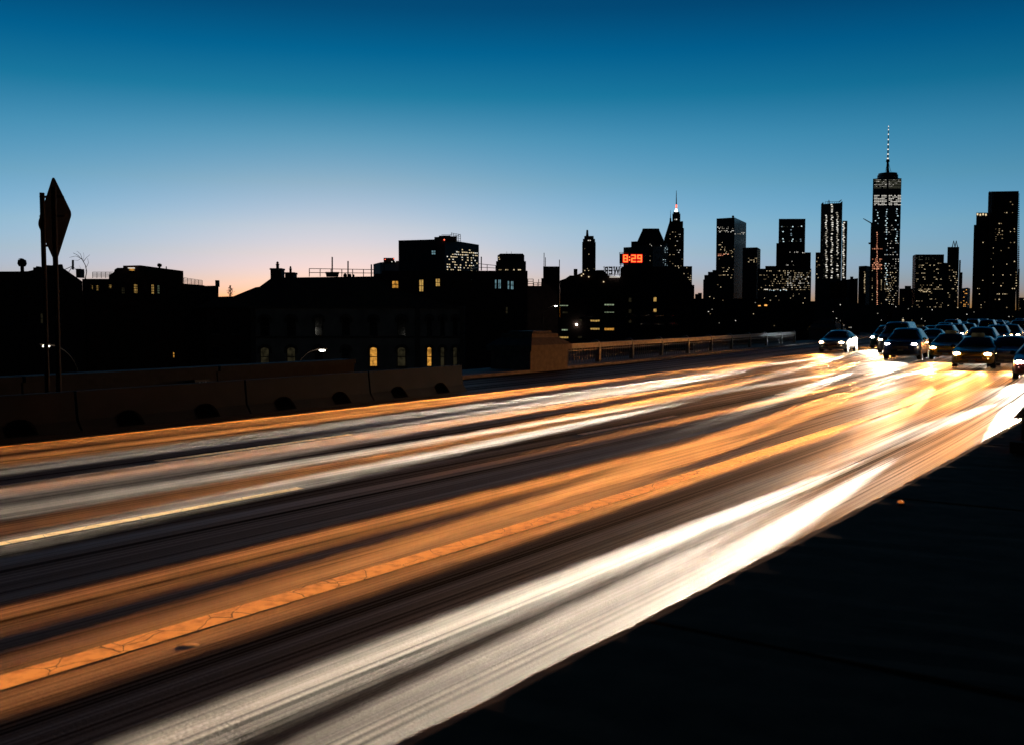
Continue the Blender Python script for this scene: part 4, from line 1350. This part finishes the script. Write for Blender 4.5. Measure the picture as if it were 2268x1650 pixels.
# bare tree and small roof tree
def bare_tree(root, p, d, L, r, depth, rng):
    q = p + d * L
    m = MB().tube(p, q, r, r * .72, 5)
    segs = [m]
    stack = [(q, d, L * .8, r * .7, depth)]
    out = MB()
    out.v, out.f = list(m.v), list(m.f)
    while stack:
        p0, d0, l0, r0, k = stack.pop()
        if k == 0:
            continue
        for i in range(2 if k > 1 else 3):
            dd = (d0 + Vector((rng.uniform(-.7, .5), rng.uniform(-.5, .5), rng.uniform(-.15, .5)))).normalized()
            q0 = p0 + dd * l0
            out.tube(p0, q0, r0, r0 * .6, 4)
            stack.append((q0, dd, l0 * rng.uniform(.6, .85), r0 * .6, k - 1))
    return out
rng = random.Random(5)
b0 = at(188, 640, 101)
tr = thing('bare_tree', 'bare tree with arching twigs rising beside the big diamond sign', 'tree', (b0.x, b0.y, GROUND))
MB().tube((b0.x, b0.y, GROUND), at(189, 617, 101), .14, .07, 7).build('trunk', 'bark', tr)
cr = MB()
for pl, r in (([(189, 618), (192, 602), (189, 588), (183, 577), (172, 566), (162, 561)], .04), ([(189, 588), (180, 573), (168, 568), (154, 571)], .025), ([(187, 616), (176, 604), (166, 596), (161, 588)], .03),
              ([(185, 580), (191, 572), (199, 565)], .02), ([(183, 577), (178, 563), (170, 557)], .02), ([(190, 595), (196, 583), (194, 573)], .02), ([(180, 573), (172, 578), (163, 577)], .015),
              ([(186, 612), (178, 612), (168, 604)], .015), ([(185, 582), (186, 566), (184, 560)], .012), ([(191, 598), (187, 606), (181, 610)], .012), ([(176, 604), (178, 594), (175, 588)], .012)):
    for i in range(len(pl) - 1):
        f0, f1 = 1 - i / len(pl) * .75, 1 - (i + 1) / len(pl) * .75
        cr.tube(at(*pl[i], 101 + (i * .37) % 1.1), at(*pl[i + 1], 101 + ((i + 1) * .37) % 1.1), r * f0 * 1.3, r * f1 * 1.3, 5)
cr.build('crown', 'bark', tr)
b1 = at(510, 657, 104)
tr = thing('roof_tree', 'small leafy tree poking up above the roof edge', 'tree', (b1.x, b1.y, GROUND))
MB().tube((b1.x, b1.y, GROUND), at(510.5, 634, 104), .06, .02, 6).build('trunk', 'bark', tr)
lf = MB()
for i in range(170):
    u = rng.random()
    y = 657 - u * 24
    wv = 10 * (1 - abs(u - .45) * 1.5) * rng.uniform(.2, 1)
    c = at(510 + rng.uniform(-wv, wv), y, 104 + rng.uniform(-.35, .35))
    a = Vector((rng.uniform(-1, 1), rng.uniform(-1, 1), rng.uniform(-1, 1))).normalized() * .065
    b = a.cross(Vector((rng.uniform(-1, 1), rng.uniform(-1, 1), rng.uniform(-1, 1)))).normalized() * .04
    lf.add([c - a, c + b, c + a, c - b], [(0, 1, 2, 3)])
for i in range(12):
    y = 656 - i * 1.7
    lf.tube(at(510, y, 104), at(510 + rng.uniform(-8, 8), y - 4, 104 + rng.uniform(-.3, .3)), .012, .006, 4)
lf.build('crown', 'leaf', tr)

# near parapet of the footway the camera stands on
rj = random.Random(3)
pr_ = thing('near_parapet', 'dark blurred stone parapet along the near side of the road', 'wall', tuple(road_at(0, .8)))
for k in range(8):
    s0 = -6 + 3.02 * k
    along([(.35, .0), (1.6, .0), (1.6, 1.08), (.35, 1.08)], s0, s0 + 3.0, 1.5).build('wall_block', 'parapet_stone', pr_)
    cp = MB().sweep([[road_at(s, d_ + (rj.uniform(-.008, .004) if d_ > 1 else 0), z_ + (rj.uniform(-.004, .002) if z_ > 1.1 else 0)) for d_, z_ in
                      [(.22, 1.084), (1.76, 1.084), (1.755, 1.19), (1.73, 1.235), (1.66, 1.26), (1.1, 1.262), (.7, 1.264), (.28, 1.26), (.22, 1.2)]] for s in srange(s0 + .012, s0 + 2.988, .12)])
    cp.build('coping', 'parapet_stone', pr_)
fw_ = along([(-3.0, .0), (.35, .0), (.35, .45), (-3.0, .45)], -8, 60, 3).build('footway', 'concrete')
fw_['kind'] = 'structure'
# low pier on the parapet at the right edge
c = road_at(9.3, .95)
h = head(9.3)
pl = thing('parapet_pier', 'dark blurred stone block standing on the near parapet at the right edge', 'pier', (c.x, c.y, 1.26))
vx, nx = Vector((math.sin(h), math.cos(h), 0)), Vector((math.cos(h), -math.sin(h), 0))
q = lambda A, B, z: [c + vx * x + nx * y + Vector((0, 0, z)) for x, y in ((-A, B), (A, B), (A, -B), (-A, -B))]
MB().hexa(q(.75, .42, 1.27) + q(.75, .42, 1.36)).build('plinth', 'parapet_stone', pl)
MB().hexa(q(.6, .36, 1.362) + q(.6, .36, 1.54)).build('block', 'parapet_stone', pl)
MB().hexa(q(.68, .42, 1.542) + q(.6, .36, 1.62)).build('cap', 'parapet_stone', pl)
# two raised studs beside the lane line
for px_, py_, lab in ((420, 1428, 'small oval road stud near the yellow line, closer to the camera'), (686, 1299, 'small oval road stud touching the far side of the yellow line')):
    r = ray(px_, py_)
    p = Vector((0, 0, CAM_H)) + r * (-CAM_H / r.z)
    o = MB().ellipsoid((p.x, p.y, .0), (.075 if px_ < 500 else .04, .05, .0018)).build('road_stud', 'concrete')
    o['label'], o['category'], o['group'] = lab, 'road stud', 'road studs by the yellow line'
# ------------------------------------------------------------------ traffic: cars standing in the lanes with their lamps lit
def interp(keys, x):
    xs, ys = zip(*sorted(keys))
    return float(np.interp(x, xs, ys))


def smooth_keys(keys, xs):
    v = np.array([interp(keys, x) for x in xs])
    return v


KINDS = {
    'sedan': dict(L=2.36, top=[(2.36, .60), (2.28, .74), (2.0, .81), (1.02, .95), (.62, 1.17), (.18, 1.38), (-.2, 1.44), (-.7, 1.44), (-1.15, 1.36), (-1.72, 1.08), (-2.2, 1.03), (-2.36, .8)],
                  belt=[(2.36, .58), (2.2, .70), (1.0, .90), (-1.7, .99), (-2.36, .78)], half=[(2.36, .60), (2.22, .78), (1.85, .88), (.5, .915), (-1.6, .905), (-2.2, .84), (-2.36, .70)],
                  ws=(.98, .22), rw=(-1.13, -1.68), doors=((.66, -.30), (-.38, -1.28)), wx=1.40, r=.33, lamp=(2.24, .63, .65)),
    'suv': dict(L=2.35, top=[(2.35, .78), (2.28, .96), (2.05, 1.03), (1.18, 1.12), (.75, 1.42), (.38, 1.65), (0, 1.72), (-1.5, 1.71), (-1.95, 1.62), (-2.22, 1.2), (-2.35, .9)],
                belt=[(2.35, .76), (2.2, .93), (1.1, 1.06), (-2.0, 1.12), (-2.35, .88)], half=[(2.35, .66), (2.22, .84), (1.8, .94), (.5, .965), (-1.8, .955), (-2.22, .88), (-2.35, .76)],
                ws=(1.12, .42), rw=(-1.96, -2.2), doors=((.8, -.25), (-.33, -1.2), (-1.28, -1.85)), wx=1.40, r=.37, lamp=(2.22, .68, .84)),
    'van': dict(L=2.75, top=[(2.75, .8), (2.68, 1.02), (2.4, 1.12), (1.95, 1.24), (1.5, 1.62), (1.2, 1.92), (.8, 2.02), (-2.4, 2.02), (-2.65, 1.95), (-2.75, 1.0)],
                belt=[(2.75, .78), (2.55, 1.0), (1.7, 1.16), (-2.65, 1.2), (-2.75, .95)], half=[(2.75, .74), (2.6, .9), (2.2, .98), (.5, 1.0), (-2.5, .99), (-2.75, .9)],
                ws=(1.9, 1.22), rw=(-2.66, -2.72), doors=((1.45, .55),), wx=1.75, r=.36, lamp=(2.62, .74, .86)),
}


def ring(K, x):
    w, zt, zb_ = interp(K['half'], x), interp(K['top'], x), interp(K['belt'], x)
    zb_ = min(zb_, zt - .02)
    g = min(1, max(0, (zt - zb_ - .03) / .42))
    wt = w * (.90 - .24 * g)
    lift = max(0, abs(x) - (K['L'] - .55)) * .16
    return [(0, zt), (wt * .5, zt - .008 - .01 * g), (wt * .88, zt - .025 - .02 * g), (wt, zt - .045 - .055 * g), (w * .955, zb_ + .012), (w * .985, zb_ - .05), (w, zb_ - .2), (w * .995, .40 + lift), (w * .965, .26 + lift), (w * .86, .2 + lift), (0, .19 + lift)]


def car_proto(kind):
    K = KINDS[kind]
    L = K['L']
    xs = sorted(set([round(v, 3) for v in np.linspace(-L, L, 34)] + [k for k, _ in K['top']]))
    secs = []
    for x in xs:
        h = ring(K, x)
        secs.append([(x, y, z) for y, z in h] + [(x, -y, z) for y, z in h[-2:0:-1]])
    P = {}
    P['body'] = MB().sweep(secs).mesh('body', 'paint_white', smooth=True)
    def pane_top(x0, x1, n=6):
        m = MB()
        r_ = []
        for i in range(n + 1):
            x = x0 + (x1 - x0) * i / n
            h = ring(K, x)
            pts = [(-h[3][0] * .95, h[3][1]), (-h[2][0], h[2][1]), (-h[1][0], h[1][1]), (0, h[0][1]), (h[1][0], h[1][1]), (h[2][0], h[2][1]), (h[3][0] * .95, h[3][1])]
            r_.append([(x + (.006 if x > 0 else -.006), y, z + .010) for y, z in pts])
        for i in range(n):
            b = len(m.v)
            m.v += r_[i] + r_[i + 1]
            m.f += [(b + j, b + j + 1, b + 8 + j, b + 7 + j) for j in range(6)]
        return m
    P['windscreen'] = pane_top(*K['ws']).mesh('windscreen', 'dark_glass', smooth=True)
    P['rear_window'] = pane_top(*K['rw'], n=3).mesh('rear_window', 'dark_glass', smooth=True)
    P['side'] = []
    for sgn in (1, -1):
        for x0, x1 in K['doors']:
            m = MB()
            n = 5
            for i in range(n + 1):
                x = x0 + (x1 - x0) * i / n
                h = ring(K, x)
                for u in (.1, .9):
                    y = h[4][0] + (h[3][0] - h[4][0]) * u + .008
                    z = h[4][1] + (h[3][1] - h[4][1]) * u
                    m.v.append((x, sgn * y, z))
            m.f += [(2 * i, 2 * i + 1, 2 * i + 3, 2 * i + 2) for i in range(n)]
            P['side'].append(m.mesh('side_window', 'dark_glass'))
    r = K['r']
    def rings(m, prof, n=20):
        m.sweep_closed = True
        b = len(m.v)
        for y, rr in prof:
            m.v += [(rr * math.cos(6.28319 * i / n), y, rr * math.sin(6.28319 * i / n)) for i in range(n)]
        for k in range(len(prof) - 1):
            m.f += [(b + k * n + i, b + k * n + (i + 1) % n, b + (k + 1) * n + (i + 1) % n, b + (k + 1) * n + i) for i in range(n)]
        return m
    P['tyre'] = rings(MB(), [(-.1, r * .62), (-.105, r * .93), (-.08, r), (.08, r), (.105, r * .93), (.1, r * .62)]).mesh('tyre', 'tyre', smooth=True)
    rm = rings(MB(), [(.09, r * .62), (.075, r * .56), (.03, r * .54)])
    rm.tube((0, .03, 0), (0, .085, 0), r * .16, n=10)
    for i in range(5):
        a = 6.28319 * i / 5
        rm.tube((r * .12 * math.cos(a), .07, r * .12 * math.sin(a)), (r * .57 * math.cos(a), .075, r * .57 * math.sin(a)), r * .07, r * .05, 5)
    P['rim'] = rm.mesh('rim', 'rim')
    am = MB().tube((0, 0, 0), (0, .012, 0), r * 1.17, n=22)
    P['arch'] = am.mesh('wheel_arch', 'black_plastic')
    lx, ly, lz = K['lamp']
    P['lamp'] = MB().ellipsoid((0, 0, 0), (.11, .17, .075), 14, 8).mesh('headlamp', 'head_white', smooth=True)
    P['tail'] = MB().ellipsoid((0, 0, 0), (.06, .15, .08), 12, 6).mesh('tail_lamp', 'tail_red', smooth=True)
    fz = interp(K['top'], L)
    P['grille'] = MB().box(L - .03, L + .012, -.42, .42, fz - .2, fz - .04).mesh('grille', 'black_plastic')
    bars = MB()
    for i in range(4):
        bars.box(L + .01, L + .022, -.4, .4, fz - .185 + .04 * i, fz - .172 + .04 * i)
    P['bars'] = bars.mesh('grille_bar', 'chrome')
    P['intake'] = MB().box(L - .06, L + .008, -.5, .5, .3, fz - .27).mesh('air_intake', 'black_plastic')
    P['plate'] = MB().box(L + .004, L + .02, -.15, .15, fz - .3, fz - .215).mesh('licence_plate', 'plate')
    P['mirror'] = MB().ellipsoid((0, 0, 0), (.07, .11, .075), 10, 6).mesh('wing_mirror', 'black_plastic', smooth=True)
    P['wiper'] = MB().tube((K['ws'][0] + .0, .5, interp(K['top'], K['ws'][0]) + .02), (K['ws'][0] - .12, -.1, interp(K['top'], K['ws'][0] - .12) + .03), .012, n=4).mesh('wiper', 'black_plastic')
    P['roof_sign'] = MB().hexa([(-.1, -.3, 0), (.1, -.3, 0), (.1, .3, 0), (-.1, .3, 0), (-.05, -.26, .14), (.05, -.26, .14), (.05, .26, .14), (-.05, .26, .14)]).mesh('roof_light', 'room_dim')
    P['K'] = K
    return P


PROTO = {k: car_proto(k) for k in KINDS}
LAMPS = {'warm': ('head_warm', (1.0, .36, .08)), 'white': ('head_white', (1.0, .84, .64)), 'cool': ('head_cool', (.80, .92, 1.0))}
BEAM = {}


def beam(key, power, cone):
    k = (key, round(power), cone)
    if k not in BEAM:
        l = bpy.data.lights.new('beam', 'SPOT')
        l.energy, l.color = power, LAMPS[key][1]
        l.spot_size, l.spot_blend = RAD(cone), 1.0
        l.shadow_soft_size = .06
        BEAM[k] = l
    return BEAM[k]


def set_mat(o, mat):
    o.material_slots[0].link = 'OBJECT'
    o.material_slots[0].material = MATS[mat]


def place_car(kind, paint, lampkey, s, d, label, group, power, throw, yaw=0.0, detail=True, taxi=False):
    P = PROTO[kind]
    K = P['K']
    p = road_at(s, d, 0.008)
    t = thing(kind if kind != 'suv' else 'sport_utility_car', label, {'sedan': 'car', 'suv': 'car', 'van': 'van'}[kind], tuple(p), group)
    h = head(s)
    t.rotation_euler = (0, 0, math.atan2(-math.cos(h), -math.sin(h)) + yaw)
    b = share('body', P['body'], t)
    set_mat(b, paint)
    share('windscreen', P['windscreen'], t)
    if detail:
        share('rear_window', P['rear_window'], t)
        share('wiper', P['wiper'], t)
    for m in P['side']:
        share('side_window', m, t)
    L = K['L']
    for sx in (1, -1):
        for sy in (1, -1):
            w = interp(K['half'], sx * K['wx'])
            y = sy * (w - .095)
            wo = share('wheel', P['tyre'], t, (sx * K['wx'], y, K['r']), (0, 0, 0 if sy > 0 else math.pi))
            share('rim', P['rim'], wo)
            ao = share('wheel_arch', P['arch'], t, (sx * K['wx'], sy * (w - .006) - (0 if sy > 0 else .0), K['r'] + .02), (0, 0, 0 if sy > 0 else math.pi))
    lx, ly, lz = K['lamp']
    for sy in (1, -1):
        lo = share('headlamp', P['lamp'], t, (lx, sy * ly, lz), (0, 0, -sy * -.35))
        set_mat(lo, LAMPS[lampkey][0])
        share('tail_lamp', P['tail'], t, (-L + .08, sy * (ly + .02), interp(K['belt'], -L + .1) - .02))
        if detail:
            share('wing_mirror', P['mirror'], t, (K['doors'][0][0] - .02, sy * (interp(K['half'], K['doors'][0][0]) + .07), interp(K['belt'], K['doors'][0][0]) + .05))
        src = t.rotation_euler.to_matrix() @ Vector((L + .12, sy * ly, lz)) + p
        for cone, pwr, reach in ((CONE, power, throw), (.5, power * 1.4, throw + rc_.uniform(0, 8)), (2.4, power * .16, throw * .45), (30.0, POWER * SPILL, 9.0), (5.0, power * .014, throw * .8))[0 if detail else 2:5 if detail else 4]:      # narrow spots shaped to draw lane streaks, wide spill, added warm fringe
            bo = bpy.data.objects.new('headlamp_beam', beam('warm' if cone == 5.0 else lampkey, pwr, cone))
            COL.objects.link(bo)
            bo.parent = t
            bo.location = (L + .12, sy * ly, lz)
            aim = road_at(s - L - reach, d + sy * ly, 0) - src
            aim = t.rotation_euler.to_matrix().inverted() @ aim
            bo.rotation_euler = aim.to_track_quat('-Z', 'Y').to_euler()
    g = share('grille', P['grille'], t)
    if detail:
        share('grille_bar', P['bars'], g)
        share('air_intake', P['intake'], t)
        share('licence_plate', P['plate'], t)
    if taxi:
        share('roof_light', P['roof_sign'], t, (-.25, 0, interp(K['top'], -.25) - .012))
    return t


POWER, CONE, SPILL = 1.0, 3.0, .001
CNAME = dict(paint_white='white', paint_silver='silver', paint_black='black', paint_grey='grey', paint_blue='blue', paint_red='red', paint_yellow='yellow', paint_green='green')
rc_ = random.Random(21)
LANE_SET = [  # centre d, first s, last s, spacing, name, lamp colours in turn, (offset, lamp power, beam reach) of the leading cars
    (4.4, 43.0, 105.0, (7.0, 9.5), 'lane nearest the parapet', ('white', 'warm', 'cool', 'white', 'warm'), ((-.4, 1.25, 38), (1.2, .7, 38), (.0, 1.0, 24))),
    (8.2, 51.0, 160.0, (7.0, 10.0), 'second lane from parapet', ('warm', 'warm', 'white', 'warm'), ((-1.25, 1.0, 44), (.8, .6, 26), (-.2, 1.0, 20))),
    (12.1, 59.0, 215.0, (7.2, 10.5), 'third lane from parapet', ('white', 'warm', 'cool', 'warm'), ((-.9, 1.6, 47), (.9, 1.8, 42), (.0, 1.0, 20))),
    (15.9, 68.0, 250.0, (7.4, 11.0), 'lane beside far barrier', ('warm', 'white', 'warm', 'warm', 'cool'), ((.85, 2.6, 54), (-.9, 2.1, 50), (.1, 1.2, 22)))]
POWER, CONE, SPILL = 1800000.0, 1.2, .005
for d, s0, s1, sp_, lname, lw, lead in LANE_SET:
    s, n = s0, 0
    while s < s1 and n < 26:
        kind = rc_.choices(['sedan', 'suv', 'van'], [5, 4, 1.3 if s > 62 else .0])[0]
        paint = rc_.choice(['paint_white', 'paint_silver', 'paint_black', 'paint_grey', 'paint_black', 'paint_blue', 'paint_red', 'paint_grey', 'paint_silver', 'paint_green'])
        taxi = kind == 'sedan' and rc_.random() < .22
        if taxi:
            paint = 'paint_yellow'
        lk = lw[n % len(lw)]
        nm = {'sedan': 'taxi' if taxi else 'sedan', 'suv': 'tall estate car', 'van': 'van'}[kind]
        label = '%s %s with %s headlights, %s from left, %s' % (CNAME[paint], nm, {'warm': 'warm', 'white': 'white', 'cool': 'bluish'}[lk], ORD[n], lname)
        off, pw, reach = lead[n] if n < 3 else (rc_.uniform(-.6, .6), .8, rc_.uniform(14, 22))
        place_car(kind, paint, lk, s, d + off, label, 'cars queuing with lit headlights', POWER * pw, reach, rc_.uniform(-.015, .015), s < 90, taxi)
        s += rc_.uniform(*sp_) + (1.0 if kind == 'van' else 0)
        n += 1

# small amber glow added on the near coping, stands for a reflection
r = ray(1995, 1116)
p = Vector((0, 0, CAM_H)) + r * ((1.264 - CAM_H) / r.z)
mk = thing('amber_glint', 'small dull amber glow added for a light reflection on the near parapet', 'lamp', tuple(p))
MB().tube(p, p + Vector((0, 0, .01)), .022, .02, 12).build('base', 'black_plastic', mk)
MB().ellipsoid(p + Vector((0, 0, .012)), (.018, .018, .012)).build('lens', 'glint_dull', mk, smooth=True)  # emissive dome imitates the blurred orange reflection
